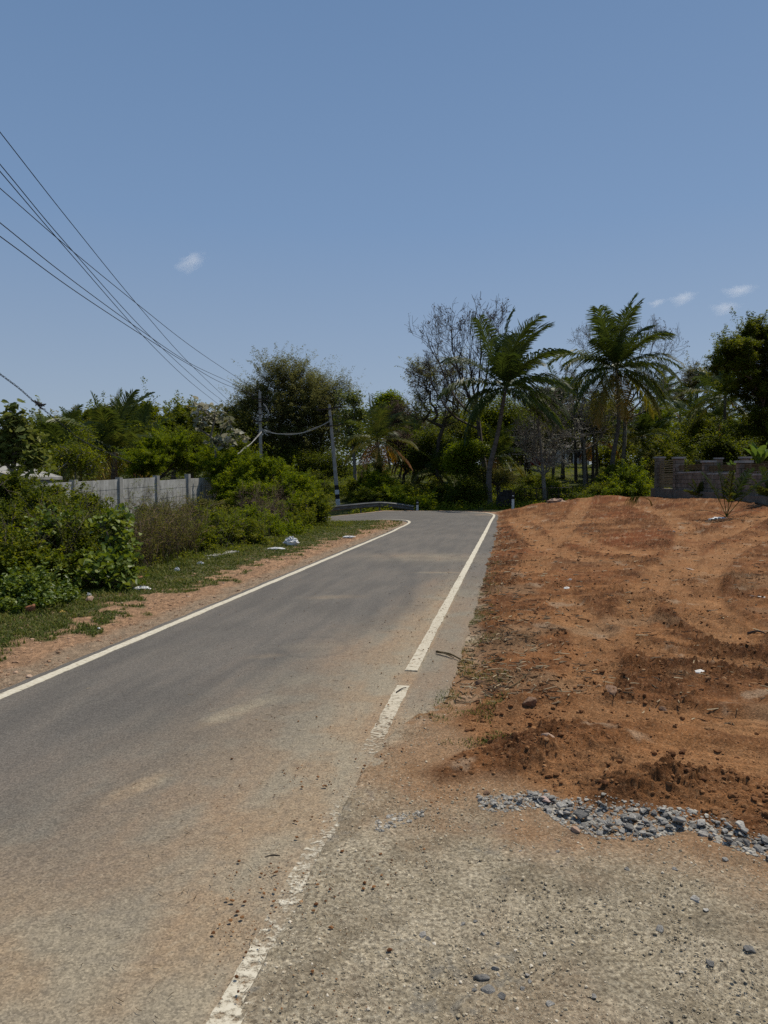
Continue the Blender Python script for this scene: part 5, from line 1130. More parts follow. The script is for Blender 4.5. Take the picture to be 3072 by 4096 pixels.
# the wood to the left
for i, (lab, bl, mt, D, sd, lf) in enumerate([
    ('round green tree at the far left of the skyline wood', [(180, 1750, 62, 70, 70)], 'green', 62, 131, (.24, .12)),
    ('yellowish leafy tree right of the distant palm head', [(250, 1745, 66, 50, 50), (230, 1710, 66, 30, 25)], 'mango', 66, 132, (.22, .10)),
    ('pointed green tree left of the yellow flowering mango', [(370, 1720, 64, 55, 70), (385, 1680, 64, 28, 20)], 'green', 64, 133, (.26, .13)),
    ('mango tree with yellow blossom on the skyline of the left wood', [(465, 1690, 66, 70, 52), (500, 1660, 66, 40, 30)], 'mango', 66, 134, (.20, .10)),
    ('highest dense green tree in the left wood, right of the blossoming mango', [(570, 1680, 66, 62, 50), (560, 1650, 66, 35, 22)], 'green', 66, 135, (.24, .12)),
    ('dark green tree left of the pale leaved sapling', [(700, 1730, 64, 70, 60)], 'dark', 64, 136, (.22, .11)),
    ('leafy tree with upright shoots behind the pale leaved sapling', [(770, 1700, 66, 60, 55), (740, 1670, 66, 30, 20)], 'green', 66, 137, (.24, .12)),
    ('greenish yellow tree left of the upright utility pole', [(900, 1700, 64, 70, 60), (950, 1650, 64, 45, 30)], 'mango', 64, 138, (.20, .08)),
    ('tangled olive tree beside the upright utility pole', [(970, 1740, 54, 60, 80)], 'olive', 54, 139, (.16, .06)),
    ('dark shrubby tree at the far left behind the tall leafy shoots', [(60, 1780, 50, 90, 60)], 'dark', 50, 140, (.2, .1)),
    ('mid green tree in front of the distant palm head', [(320, 1800, 46, 80, 50)], 'green', 46, 141, (.16, .08)),
    ('dark tree behind the drooping palm', [(540, 1800, 46, 110, 50), (420, 1770, 48, 70, 50)], 'dark', 46, 142, (.18, .09)),
    ('shady tree above the feathery shrub at the end of the panel wall', [(760, 1790, 42, 110, 45), (900, 1800, 42, 70, 50)], 'dark', 42, 143, (.14, .06))]):
    nt_ = int(60 + sum(b[3] * b[4] for b in bl) / 40)
    plant('tree', lab, 'tree', tbase(bl[0][0], D), [at(bl[0][0], 1930, D), at(bl[0][0], bl[0][1] + bl[0][4] * .7, D)], bl, mt, sd, R0=.16, nt=nt_, per=85, leaf=lf, spread=.42, spray=.9)
plant('sapling', 'tall shoots with big drooping leaves at the left edge above the thicket', 'sapling', LB(60, 2100, 19), [at(55, 1900, 19), at(60, 1780, 19)],
      [(50, 1700, 19, 55, 80), (90, 1780, 19, 70, 70), (20, 1820, 19, 50, 60), (130, 1850, 19, 60, 50)], 'teak', 151, R0=.05, nt=110, per=12, leaf=(.22, .13), spread=.14, bark='palebark', wood='stem', crown='foliage', heart=True, step=.4, droop=.3, shell=.1)
plant('sapling', 'gangling sapling with large pale silvery leaves left of the upright utility pole', 'sapling', LB(865, 2050, 27), [at(868, 1900, 27), at(862, 1800, 27)],
      [(800, 1630, 27, 28, 18), (850, 1650, 27, 40, 35), (900, 1680, 27, 40, 40), (810, 1700, 27, 35, 30), (950, 1740, 27, 35, 30), (880, 1770, 27, 50, 35)], 'pale', 152, R0=.05, nt=42, per=6, leaf=(.27, .17), spread=.13, bark='palebark', wood='stem', crown='foliage', heart=True, step=.5, wig=.3, shell=.1, rtip=.012)
plant('feathery_shrub', 'pale stemmed leafy thicket left of the drooping palm, behind the panel wall', 'shrub', LB(300, 1950, 24), [at(300, 1860, 24)],
      [(250, 1830, 24, 90, 50), (340, 1840, 24, 70, 60), (140, 1870, 23, 90, 40), (330, 1750, 25, 40, 40)], 'green', 153, R0=.03, nt=200, per=45, leaf=(.09, .04), spread=.18, bark='palebark', wood='stems', crown='foliage', step=.35)
for i, (lab, bl, D, sd, mt) in enumerate([
    ('feathery light green shrub spilling over the middle of the panel wall', [(590, 1850, 27, 95, 50), (680, 1800, 28, 90, 50), (620, 1790, 28, 60, 40), (760, 1850, 28.5, 100, 45)], 28, 161, 'bright'),
    ('dense green shrub hiding the right end of the panel wall', [(900, 1880, 27, 95, 60), (850, 1840, 28, 60, 40), (930, 1950, 26, 80, 70)], 27, 162, 'bright'),
    ('highest rounded part of the roadside shrub, in front of the upright utility pole', [(1030, 1910, 26, 95, 75), (1100, 1920, 26, 70, 70), (1010, 2000, 24.5, 90, 70)], 26, 163, 'bright'),
    ('broad green roadside shrub sloping down to the bend of the road', [(1150, 1990, 25, 95, 80), (1200, 1970, 25.5, 70, 60), (1110, 2060, 23.8, 90, 60)], 24.5, 164, 'bright'),
    ('last green shrub before the road, touching the left end of the guardrail', [(1225, 2060, 24, 78, 62), (1270, 2040, 24, 38, 45), (1190, 2100, 22.8, 70, 42)], 23.5, 165, 'green')]):
    nt_ = int(90 + sum(b[3] * b[4] for b in bl) / 38)
    plant('shrub', lab, 'shrub', LB(bl[0][0], 2100, D), [at(bl[0][0], 2020, D)], bl, mt, sd, R0=.05, nt=nt_, per=150, leaf=(.062, .030), spread=.13, spray=.34, wood='stems', crown='foliage', step=.35, shell=.3, rtip=.006, group='green roadside shrubs', up=.5)
# roadside thicket and weeds on the left
for i, (lab, nm, bl, D, sd, mt, lf, per, kw) in enumerate([
    ('dark small leaved thicket rising at the left edge beneath the concrete shed', 'thicket', [(-200, 2080, 12.5, 150, 90), (40, 2000, 13, 110, 90), (130, 2060, 12.5, 90, 80), (30, 2150, 11.5, 90, 90)], 12.8, 171, 'dark', (.055, .028), 95, {}),
    ('ivy tangled thicket in front of the left part of the panel wall', 'thicket', [(230, 2040, 13.5, 100, 70), (330, 2040, 14, 80, 45), (160, 2140, 12, 110, 70), (430, 2090, 14.5, 70, 40)], 13.4, 172, 'green', (.06, .034), 90, {}),
    ('shaded bush in the middle of the left thicket', 'bush', [(250, 2200, 11.2, 120, 80), (330, 2150, 12, 90, 70)], 11.3, 173, 'dark', (.055, .030), 110, {}),
    ('leafy bush at the left edge above the low weeds', 'bush', [(-180, 2280, 9.6, 150, 90), (50, 2270, 10, 110, 80), (140, 2300, 9.8, 110, 60)], 9.9, 174, 'green', (.06, .035), 90, {}),
    ('low weeds at the left edge above the red brick', 'weeds', [(-180, 2450, 8.0, 150, 60), (60, 2400, 8.7, 120, 50), (180, 2400, 9.0, 110, 45), (20, 2440, 8.4, 80, 35)], 8.7, 175, 'broad', (.06, .034), 70, {}),
    ('green weeds over the pale slab, left of the white plastic bag', 'weeds', [(880, 2120, 16.5, 80, 60), (960, 2130, 17.2, 80, 60), (820, 2170, 15.3, 60, 45), (1010, 2170, 17.0, 60, 35)], 16.8, 176, 'green', (.05, .025), 80, {}),
    ('light green herbs rising under the roadside shrub, just above the plastic bag', 'weeds', [(1060, 2110, 19.5, 80, 55), (1150, 2130, 20.2, 80, 40), (1000, 2080, 19.5, 50, 50)], 19.6, 177, 'bright', (.055, .026), 80, {}),
    ('mixed weeds behind the dry brown stalks, touching the panel wall', 'weeds', [(620, 2060, 17.5, 100, 30), (740, 2050, 19, 80, 30), (820, 2040, 19, 80, 35)], 18, 178, 'olive', (.05, .024), 60, {})]):
    nt_ = int(80 + sum(b[3] * b[4] for b in bl) / 55)
    plant(nm, lab, nm if nm != 'weeds' else 'weed patch', LB(bl[0][0], 2300, D), [at(bl[0][0], min(bl[0][1] + 40, 2400), D)], bl, mt, sd, R0=.02, nt=nt_, per=per, leaf=lf, spread=.10, spray=.22, wood='stems', crown='foliage', step=.2, shell=.35, rtip=.004, up=.5)
plant('creeper', 'heart leaved light green creeper tumbling down to the verge', 'creeper', LB(430, 2360, 10.3), [at(430, 2300, 10.3), at(440, 2200, 10.4)],
      [(450, 2090, 10.8, 70, 55), (480, 2180, 10.6, 60, 60), (420, 2260, 10.2, 110, 60), (500, 2280, 10.3, 50, 60), (330, 2300, 9.9, 80, 45), (460, 2330, 10, 80, 30)], 'broad', 181, R0=.012, nt=230, per=6.5, leaf=(.090, .072), spread=.075, wood='stems', crown='foliage', heart=True, step=.18, rtip=.004, droop=.5, up=.5, vshift=.22)
plant('creeper', 'single tall heart leaved shoots in front of the ivy thicket', 'creeper', LB(210, 2330, 10.6), [at(200, 2250, 10.6)],
      [(180, 2100, 10.8, 70, 70), (130, 2180, 10.4, 60, 80), (250, 2080, 11, 60, 50)], 'broad', 182, R0=.010, nt=90, per=5, leaf=(.085, .06), spread=.08, wood='stems', crown='foliage', heart=True, step=.2, rtip=.004, droop=.5, vshift=.15)
def stalks(label, pxs, seed, n, H, mat, leafy=12, leafm='dry', name='dry_stalks'):
    rs = np.random.RandomState(seed); G0 = []; 
    P0 = []; P1 = []; A0 = []; ends = []
    for i in range(n):
        px, D = pxs[rs.randint(len(pxs))]; px += rs.uniform(-45, 45); D += rs.uniform(-.8, .9)
        b = at(px, 2200, D); b[2] = onland(b[0], D); q = b.copy(); d = np.array([rs.normal(0, .22), rs.normal(0, .22), 1.]); h = H * rs.uniform(.5, 1.1)
        for k in range(5):
            q2 = q + d / np.linalg.norm(d) * h / 5; P0.append(q); P1.append(q2); A0.append(.006 * (1 - k / 6)); 
            if k > 0 and rs.rand() < .8:
                dd = d + rs.normal(size=3) * .7; dd /= np.linalg.norm(dd); e_ = q2 + dd * h * rs.uniform(.12, .3); P0.append(q2); P1.append(e_); A0.append(.0035); ends.append(e_)
                for _ in range(2):
                    d3 = dd + rs.normal(size=3) * .6; d3 /= np.linalg.norm(d3); e3 = (q2 + e_) / 2 + d3 * h * .13; P0.append((q2 + e_) / 2); P1.append(e3); A0.append(.0025); ends.append(e3)
            q = q2; d = d + rs.normal(size=3) * .16
    A0 = np.array(A0); px, D = pxs[len(pxs) // 2]; base = LB(px, 2200, D)
    e = empty(name, base, label, 'dry brush')
    V, Fq = frusta(np.array(P0), np.array(P1), A0, A0 * .8, 3); mesh_np('stems', V, Fq, M[mat], e, wloc(e))
    E = np.array(ends); C_ = np.repeat(E, rs.poisson(leafy, len(E)), 0); C_ = C_ + rs.normal(size=C_.shape) * .03
    V, Fq, vv = leaves(C_, .035, .015, rs, .4, 0, np.clip(rs.normal(.5, .2, len(C_)), 0, 1)); mesh_np('foliage', V, Fq, M[leafm], e, wloc(e), {'v': vv})
stalks('dry brown twiggy brush between the heart leaved creeper and the green weeds', [(560, 13.0), (620, 13.6), (680, 14.2), (740, 15.0)], 191, 260, .95, 'redtwig', 6, 'olive')
stalks('grey dry stalks behind the brown brush in front of the panel wall posts', [(560, 15.8), (660, 16.6), (760, 17.8)], 192, 170, 1.1, 'drytwig', 4, 'olive')
stalks('small patch of reddish dry brush in the hollow of the green shrubs', [(1020, 21.3), (1080, 21.8)], 193, 120, 1.3, 'redtwig', 4)
stalks('pale leafy stems poking up through the left thicket', [(60, 10.6), (160, 10.9), (260, 11.4), (360, 12.4)], 195, 70, 1.35, 'drytwig', 9, 'green', 'weed_stalks')
stalks('mixed leafy stems over the weeds left of the plastic bag', [(860, 16.2), (940, 17.2), (1040, 19.0)], 196, 120, .85, 'drytwig', 8, 'bright', 'weed_stalks')
stalks('thin dark weed stalks silhouetted against the panel wall', [(430, 14.5), (500, 15.2), (590, 17), (700, 19)], 194, 40, 1.45, 'drytwig', 6, 'green', 'weed_stalks')

# ---- banana plant and saplings
def banana(name, label, base, n, L, seed):
    rs = np.random.RandomState(seed); e = empty(name, base, label, 'banana plant')
    g = Geo(); g.tube([base, base + [0, 0, L * .45], base + [.03, 0, L * .8]], [.10, .09, .05], 8); g.build('stem', M['bright'], e, smooth=True)
    for i in range(n):
        az = i * 2.4 + rs.uniform(-.3, .3); el = R(rs.uniform(45, 80)); d = np.array([math.cos(el) * math.sin(az), math.cos(el) * math.cos(az) * .8, math.sin(el)]); q = base + [0, 0, L * .75]; P = []; k = 13
        for j in range(k): P.append(q.copy()); q = q + d * L / k; d = d + np.array([0, 0, -.13]) * (j / k + .2); d /= np.linalg.norm(d)
        P = np.array(P); t_ = np.linspace(0, 1, k); w = .17 * np.sin(np.pi * np.clip(t_ * .93 + .05, 0, 1)) ** .6 * (t_ > .1) + .012; T = np.gradient(P, axis=0); T /= np.linalg.norm(T, axis=1)[:, None]
        s = np.cross(T, [0, 0, 1]); s /= np.linalg.norm(s, axis=1)[:, None]; up_ = np.cross(s, T); V = np.stack([P - s * w[:, None] + up_ * w[:, None] * .35, P, P + s * w[:, None] + up_ * w[:, None] * .35], 1).reshape(-1, 3)
        V[0::3] += rs.normal(size=(k, 3)) * .02; V[2::3] += rs.normal(size=(k, 3)) * .02
        g = Geo(); g.add(V, [[[3 * j + a, 3 * j + a + 1, 3 * j + a + 4, 3 * j + a + 3] for j in range(k - 1) for a in (0, 1)]], np.repeat(.75 + .2 * (np.arange(k) % 2), 3) if True else .8)
        g.build('leaf', M['banana'], e)
M['banana'] = leafmat('leaf_banana', [(.04, .085, .012), (.06, .12, .018), (.085, .15, .025), (.12, .18, .04)], tr=.4)
banana('banana_plant', 'bright green banana plant standing between the two block walls', at(3035, 1950, 31.5), 8, 1.25, 201)
b = at(2945, 1930, 31); banana('banana_plant', 'low yellowish banana leaves showing through the wall rails', at(2940, 1960, 33), 6, .85, 202)
def sapling_palm(label, base, L, n, seed, dry=1, spread_=(35, 82), name='coconut_sapling'):
    rs = np.random.RandomState(seed); e = empty(name, base, label, 'coconut sapling')
    for i in range(n):
        az = [1.5, -1.5, 1.2, -1.1, 1.9, .2, -2.0, 3.0][i % 8] + rs.uniform(-.15, .15); el = R(spread_[1] - (spread_[1] - spread_[0]) * (i / n) + rs.uniform(-5, 5)); g = Geo()
        frond(g, base + [rs.uniform(-.03, .03), 0, .02], az, el, L * rs.uniform(.8, 1.05), rs, 30, .062, L * .28, .85, .14 + rs.uniform(-.06, .14), (.05, 0, 0), 0, .32, .014); g.build('frond', M['palm'], e)
    for i in range(dry):
        g = Geo(); frond(g, base, [1.5, -1.6][i % 2], R(28), L * .75, rs, 8, .02, .12, 1.2, .95, (0, 0, 0), 0, .4, .010); g.build('dry_frond', M['dry'], e)
    return e
sb2 = Gt(2905, 2076); sapling_palm('young coconut sapling planted in the red soil in front of the block wall', sb2 + [0, 0, .05], 1.6, 5, 211, 2, (50, 84))
wb = Gt(2803, 1999, 10); wb = at(2800, 1992, 31.6); wb[2] = onland(wb[0], 31.6); sapling_palm('small dark palm seedling growing against the foot of the block wall', wb, .95, 9, 212, 0, (25, 80))
sb3 = at(3095, 2030, 24); sb3[2] = onland(sb3[0], 24); sapling_palm('palm seedling mostly cut off by the right edge', sb3, 1.3, 7, 213, 0)
# broken frond stuck in the soil
q0 = Gt(2610, 2030); g = Geo(); tp = q0 + [-.45, 0, .42]; pc = catmull([q0 - [0, 0, .05], q0 + [-.12, 0, .28], tp, tp + [-.32, 0, -.02]], 5); g.tube(pc, np.linspace(.030, .010, len(pc)), 6, a=.6)
rs = np.random.RandomState(5)
for i in range(34):
    f = rs.rand(); b = tp + [-.36 * f, 0, .02 * (1 - f)]; e2 = b + np.array([rs.uniform(-.32, .0), rs.uniform(-.08, .08), -rs.uniform(.16, .42)]); mdl = (b + e2) / 2 + [-.04, 0, .05]
    g.add([b + [.01, 0, 0], b - [.01, 0, 0], mdl - [.014, .01, 0], mdl + [.014, .01, 0], e2 - [.003, 0, 0], e2 + [.003, 0, 0]], [[[0, 1, 2, 3], [3, 2, 4, 5]]], .25 + rs.uniform(-.1, .2))
tag(g.build('broken_frond', M['palm'], loc=q0), 'broken palm frond stuck upright in the soil, drooping to the left', 'palm frond')
# far wood closing the view
rs = np.random.RandomState(77); fw_ = []
n_ = 4200; a = rs.uniform(-46, 46, n_); d = rs.uniform(92, 118, n_); x = d * np.tan(R(1) * a); ztop = 6.6 + 1.8 * fbm(x, d, 14, 3, 5) + np.where(x > -10, 4.4, .4); base_ = T0(x, d)
z = base_ + (ztop - base_) * rs.rand(n_) ** .7; Cc = np.stack([x, d, z], 1)
C_ = np.repeat(Cc, 26, 0) + rs.normal(size=(n_ * 26, 3)) * [1.0, 1.0, .7]
V, Fq, vv = leaves(C_, .5, .3, rs, .7, 0, np.clip(np.repeat(rs.normal(.4, .15, n_), 26) + rs.normal(0, .12, n_ * 26), 0, 1))
tag(mesh_np('woods', V, Fq, M['dark'], None, (0, 100, 0), {'v': vv}), 'dark wood closing the view behind all the separate trees', 'wood', kind='stuff')

# ------------------------------------------------------------ grass, weeds and undergrowth
def GH(x, y):
    a = sdist(x, y, REDPOLY); b = sdist(x, y, ROADPOLY)
    z, redm, rough, tm, sl, band = ground_height(x, y, a, b)
    return z, a, b, redm, rough, sl, tm
def GM(x, y):
    z, a, b, redm, rough, sl, tm = GH(x, y)
    _, gm, fm = ground_albedo(x, y, redm, rough, tm, sl, b, redm * 0)
    return z, a, b, gm, fm, redm
def polar_pts(rs, n, r0, r1, a0, a1, p=2.0):
    """points per square metre falling with distance, as the blades one can still see do"""
    u = rs.rand(n); r = 1 / (1 / r0 + (1 / r1 - 1 / r0) * u) if p == 2 else r0 * (r1 / r0) ** u
    a = R(1) * rs.uniform(a0, a1, n); return r * np.sin(a), r * np.cos(a)
def blades(x, y, z, h, w, rs, lean=.5):
    n = len(x); B = np.stack([x, y, z - .004], 1); az = rs.uniform(0, 6.283, n); d = np.stack([np.cos(az), np.sin(az), np.zeros(n)], 1); s = np.stack([-np.sin(az), np.cos(az), np.zeros(n)], 1)
    ln = rs.uniform(.1, lean, n)[:, None]; m_ = B + [0, 0, .6] * h[:, None] + d * ln * h[:, None] * .35; t_ = B + [0, 0, .92] * h[:, None] + d * ln * h[:, None] * 1.1
    V = np.stack([B - s * w[:, None], B + s * w[:, None], m_ + s * w[:, None] * .7, m_ - s * w[:, None] * .7, t_], 1).reshape(-1, 3)
    b = np.arange(n)[:, None] * 5; return V, [b + np.array([[0, 1, 2, 3]]), b + np.array([[3, 2, 4]])]
rs = np.random.RandomState(301)
x, y = polar_pts(rs, 330000, 4.2, 34, -42, 6, 1)
z, a, b, gm, fm, redm = GM(x, y)
ok = (gm > rs.uniform(.15, .9, len(x))) & (-b > .12) & (-b < 4.6) & (x < lx_in(y)) | (((gm > .05) | (y > 23)) & (b < -.15) & (x < 2) & (y < 29.2) & (y > 20) & (x < .9) & (fbm(x, y, .9, 3, 8) > -.12))
x, y, z = x[ok], y[ok], z[ok]; r = np.hypot(x, y)
h = rs.uniform(.015, .055, len(x)) * (1 + .9 * sst(1.6, 2.6, lx_in(y) - x)) * (1 + .5 * fbm(x, y, .6, 2, 9)).clip(.4, 1.6); w = .0022 + .0006 * r * rs.uniform(.5, 1, len(x))
V, Fs = blades(x, y, z, h, w, rs, 1.3)
v = np.clip(rs.normal(.42, .2, len(x)) + .35 * fbm(x, y, .5, 3, 10), 0, 1)
tag(mesh_np('grass', V, Fs, M['grass'], attrs={'v': np.repeat(v, 5)}), 'short green and straw coloured grass on the left verge', 'grass', kind='stuff')
# tufts on the right shoulder of the road
x, y = polar_pts(rs, 60000, 4.2, 14, 0, 26, 1)
z, a, b, gm, fm, redm = GM(x, y); o_ = x - lx_out(y)
ok = (o_ > .28) & (a < .25) & (b < -.01) & (fbm(x, y, .4, 4, 80) > rs.uniform(-.1, .4, len(x))); x, y, z = x[ok], y[ok], z[ok]; r = np.hypot(x, y)
h = rs.uniform(.008, .03, len(x)); V, Fs = blades(x, y, z, h, .0015 + .0005 * r * .6, rs, 1.6)
tag(mesh_np('grass', V, Fs, M['grass'], attrs={'v': np.repeat(np.clip(rs.normal(.4, .25, len(x)), 0, 1), 5)}), 'sparse low tufts between the asphalt and the red soil', 'grass', kind='stuff')
# undergrowth behind the bend and in the meadow
x, y = polar_pts(rs, 42000, 38.6, 92, -30, 30, 1)
z, a, b, gm, fm, redm = GM(x, y)
dens = fbm(x, y, 5, 3, 44); ok = (a < -.5) & (b < -1.2) & (dens > rs.uniform(-.5, .35, len(x)) + .3 * sst(50, 60, y) * sst(0, 4, x)) & ~((x > 11) & (y < 45)) & ~((x > -4.2) & (x < -1.6) & (y < 46.5)); x, y, z = x[ok], y[ok], z[ok]
hh = rs.uniform(.08, .5, len(x)) * (1.1 - .5 * sst(50, 60, y)); k = 9
C_ = np.repeat(np.stack([x, y, z], 1), k, 0); C_ += rs.normal(size=C_.shape) * [.22, .22, 0]; C_[:, 2] += rs.rand(len(C_)) * np.repeat(hh, k)
V, Fq, vv = leaves(C_, .17, .07, rs, .5, 0, np.clip(np.repeat(rs.normal(.45, .18, len(x)), k) + rs.normal(0, .12, len(C_)), 0, 1))
tag(mesh_np('undergrowth', V, Fq, M['green'], attrs={'v': vv}), 'low weeds and undergrowth on the meadow beyond the bend', 'undergrowth', kind='stuff')
# weeds at the foot of the left thicket
x, y = polar_pts(rs, 38000, 6, 26, -42, 2, 1); o_ = lx_in(y) - x
z, a, b, gm, fm, redm = GM(x, y)
ok = (o_ > 2.3 - .5 * sst(12, 20, y)) & (o_ < 6) & (y < 27) & (fbm(x, y, .8, 3, 66) + .3 * (o_ - 2.3) > rs.uniform(-.1, .4, len(x))); x, y, z, o_ = x[ok], y[ok], z[ok], o_[ok]
k = 14; hh = rs.uniform(.05, .26, len(x)) * (.6 + .5 * (o_ - 2).clip(0, 2)); C_ = np.repeat(np.stack([x, y, z], 1), k, 0); C_ += rs.normal(size=C_.shape) * [.06, .06, 0]; C_[:, 2] += rs.rand(len(C_)) * np.repeat(hh, k)
V, Fq, vv = leaves(C_, .045, .02, rs, .5, 0, np.clip(np.repeat(rs.normal(.5, .2, len(x)), k) + rs.normal(0, .12, len(C_)), 0, 1))
tag(mesh_np('ground_cover', V, Fq, M['green'], attrs={'v': vv}), 'ground cover of small weeds along the foot of the left thicket', 'ground cover', kind='stuff')

# tall tangled grass and stems at the foot of the shrubs
x, y = polar_pts(rs, 110000, 7, 26, -42, 2, 1); o_ = lx_in(y) - x; z = T0(x, y)
tall = sst(2.35, 3.3, o_) * (.35 + .65 * sst(12, 14, y)); ok = (o_ > 2.2) & (o_ < 5.2) & (y < 25.5) & (fbm(x, y, .9, 3, 67) + .25 > rs.uniform(-.2, .7, len(x))) & (rs.rand(len(x)) < .42)
x, y, z, tall = x[ok], y[ok], z[ok], tall[ok]; h = rs.uniform(.10, .34, len(x)) * (.5 + 1.6 * tall); V, Fs = blades(x, y, z, h, .003 + .0006 * np.hypot(x, y), rs, .8)
M['tallgrass'] = leafmat('leaf_tall_grass', [(.060, .085, .018), (.12, .145, .030), (.20, .19, .07), (.34, .29, .16)], tr=.35)
tag(mesh_np('tall_grass', V, Fs, M['tallgrass'], attrs={'v': np.repeat(np.clip(rs.normal(.42, .24, len(x)), 0, 1), 5)}), 'tall tangled grass and dry stems at the foot of the shrubs', 'tall grass', kind='stuff')

# ------------------------------------------------------------ stones, clods, straw
def lumps(x, y, z, s, rs, squash=.7, sub=False):
    """small faceted lumps, 8 faces each, merged"""
    n = len(x); t_ = 1.618; base = np.array([[-1, t_, 0], [1, t_, 0], [-1, -t_, 0], [1, -t_, 0], [0, -1, t_], [0, 1, t_], [0, -1, -t_], [0, 1, -t_], [t_, 0, -1], [t_, 0, 1], [-t_, 0, -1], [-t_, 0, 1]]) / 1.9
    V = base[None] * rs.uniform(.72, 1.12, (n, 12, 1)) + rs.normal(0, .08, (n, 12, 3)); V[:, :, 0] *= rs.uniform(.9, 1.5, (n, 1)); V[:, :, 2] *= squash * rs.uniform(.7, 1.1, (n, 1))
    az = rs.uniform(0, 6.28, n); ca, sa = np.cos(az)[:, None], np.sin(az)[:, None]; X_ = V[:, :, 0] * ca - V[:, :, 1] * sa; Y_ = V[:, :, 0] * sa + V[:, :, 1] * ca
    V = np.stack([X_, Y_, V[:, :, 2]], 2) * s[:, None, None] + np.stack([x, y, z + s * squash * .25], 1)[:, None]
    f = np.array([[0, 11, 5], [0, 5, 1], [0, 1, 7], [0, 7, 10], [0, 10, 11], [1, 5, 9], [5, 11, 4], [11, 10, 2], [10, 7, 6], [7, 1, 8], [3, 9, 4], [3, 4, 2], [3, 2, 6], [3, 6, 8], [3, 8, 9], [4, 9, 5], [2, 4, 11], [6, 2, 10], [8, 6, 7], [9, 8, 1]])
    return V.reshape(-1, 3), (np.arange(n)[:, None, None] * 12 + f[None]).reshape(-1, 3)
def lumpmat(name, cols, bump=.4):
    m, nt, n, l, p = newmat(name); a_ = N(nt, 'ShaderNodeAttribute', attribute_name='v'); rp = ramp(nt, [(i / (len(cols) - 1), c_) for i, c_ in enumerate(cols)])
    tc = N(nt, 'ShaderNodeTexCoord'); nz = N(nt, 'ShaderNodeTexNoise', Scale=45.0, Detail=5.0); l.new(tc.outputs['Object'], nz.inputs['Vector'])
    mr = N(nt, 'ShaderNodeMapRange'); mr.inputs['From Min'].default_value = .3; mr.inputs['From Max'].default_value = .7; mr.inputs['To Min'].default_value = .75; mr.inputs['To Max'].default_value = 1.2; l.new(nz.outputs['Fac'], mr.inputs['Value'])
    l.new(a_.outputs['Fac'], rp.inputs[0]); vm = N(nt, 'ShaderNodeVectorMath', operation='SCALE'); l.new(rp.outputs[0], vm.inputs[0]); l.new(mr.outputs[0], vm.inputs['Scale']); l.new(vm.outputs[0], p.inputs['Base Color'])
    p.inputs['Roughness'].default_value = .9; p.inputs['Specular IOR Level'].default_value = .15; return m
M['pebble'] = lumpmat('pebble', [(.16, .135, .10), (.30, .245, .165), (.42, .35, .24), (.50, .42, .30), (.64, .56, .44)])
M['clod'] = lumpmat('clod', [(.11, .045, .018), (.18, .080, .031), (.26, .125, .050), (.38, .23, .12)])
M['straw'] = leafmat('straw', [(.05, .035, .02), (.14, .09, .05), (.26, .18, .10), (.42, .33, .20)], tr=0)
rs = np.random.RandomState(401)
x, y = polar_pts(rs, 120000, 1.85, 7.5, -10, 31, 2)
z, a, b, redm, rough, sl, tm = GH(x, y); o_ = x - lx_out(y)
pat = fbm(x, y, .5, 3, 55)
ok = (o_ > .0) & (redm < .3) & (y < 5.6) & (rs.rand(len(x)) < .45 + .5 * pat) & (b < .45); x, y, z = x[ok], y[ok], np.maximum(z[ok], 0.002)
s_ = np.minimum(.0006 * rs.pareto(2.0, len(x)) + .0011, .007) * (.7 + .12 * np.hypot(x, y)); V, Fq = lumps(x, y, z, s_, rs)
tag(mesh_np('loose_gravel', V, Fq, M['pebble'], attrs={'v': np.repeat(np.clip(rs.normal(.5, .24, len(x)), 0, 1), 12)}), 'fine loose gravel strewn over the tan roadside ground', 'gravel', kind='stuff')
# clods on red soil
x, y = polar_pts(rs, 190000, 2.6, 32, 4, 31, 1); z, a, b, redm, rough, sl, tm = GH(x, y)
pat = fbm(x, y, .55, 4, 56) + .5 * rough - .25; near_ = np.exp(-((sl - .35) / .35) ** 2) * (y < 5.5)
ok = (redm > .6) & (rs.rand(len(x)) < .08 + .9 * np.clip(pat, 0, 1) + .35 * near_); x, y, z = x[ok], y[ok], z[ok]; r = np.hypot(x, y)
s_ = np.minimum((.0013 * rs.pareto(1.7, len(x)) + .0015) * (.5 + .11 * r), .019); V, Fq = lumps(x, y, z, s_, rs, .75)
tag(mesh_np('soil_clods', V, Fq, M['clod'], attrs={'v': np.repeat(np.clip(rs.normal(.42, .2, len(x)), 0, 1), 12)}), 'crumbled clods and lumps of red soil', 'soil clods', kind='stuff')
# crumbs and grit on the asphalt and verge
x1, y1 = polar_pts(rs, 16000, 2, 16, -14, 14, 1); d1 = x1 - lx_out(y1); p1 = np.exp(-(d1 / .45) ** 2) * (.25 + fbm(x1, y1, .5, 3, 57).clip(0, 1) * 1.3) + .035 * (d1 < 0)
ok = (rs.rand(len(x1)) < p1) & (d1 > -2.7) & (d1 < .5); x1, y1 = x1[ok], y1[ok]; z1 = road_z(x1, y1); s1 = np.minimum((.0010 * rs.pareto(2.1, len(x1)) + .0013) * (.7 + .14 * y1), .008)
V, Fq = lumps(x1, y1, z1, s1, rs, .7); tag(mesh_np('road_grit', V, Fq, M['clod'], attrs={'v': np.repeat(np.clip(rs.normal(.3, .3, len(x1)), 0, 1), 12)}), 'crumbs of soil and grit strewn over the asphalt', 'grit', kind='stuff')
x, y = polar_pts(rs, 60000, 4.5, 30, -31, 3, 1); o_ = lx_in(y) - x; ok = (o_ > .2) & (o_ < 1.9) & (y < 27) & (fbm(x, y, .5, 3, 58) > rs.uniform(-.4, .5, len(x))); x, y = x[ok], y[ok]; z = GH(x, y)[0]
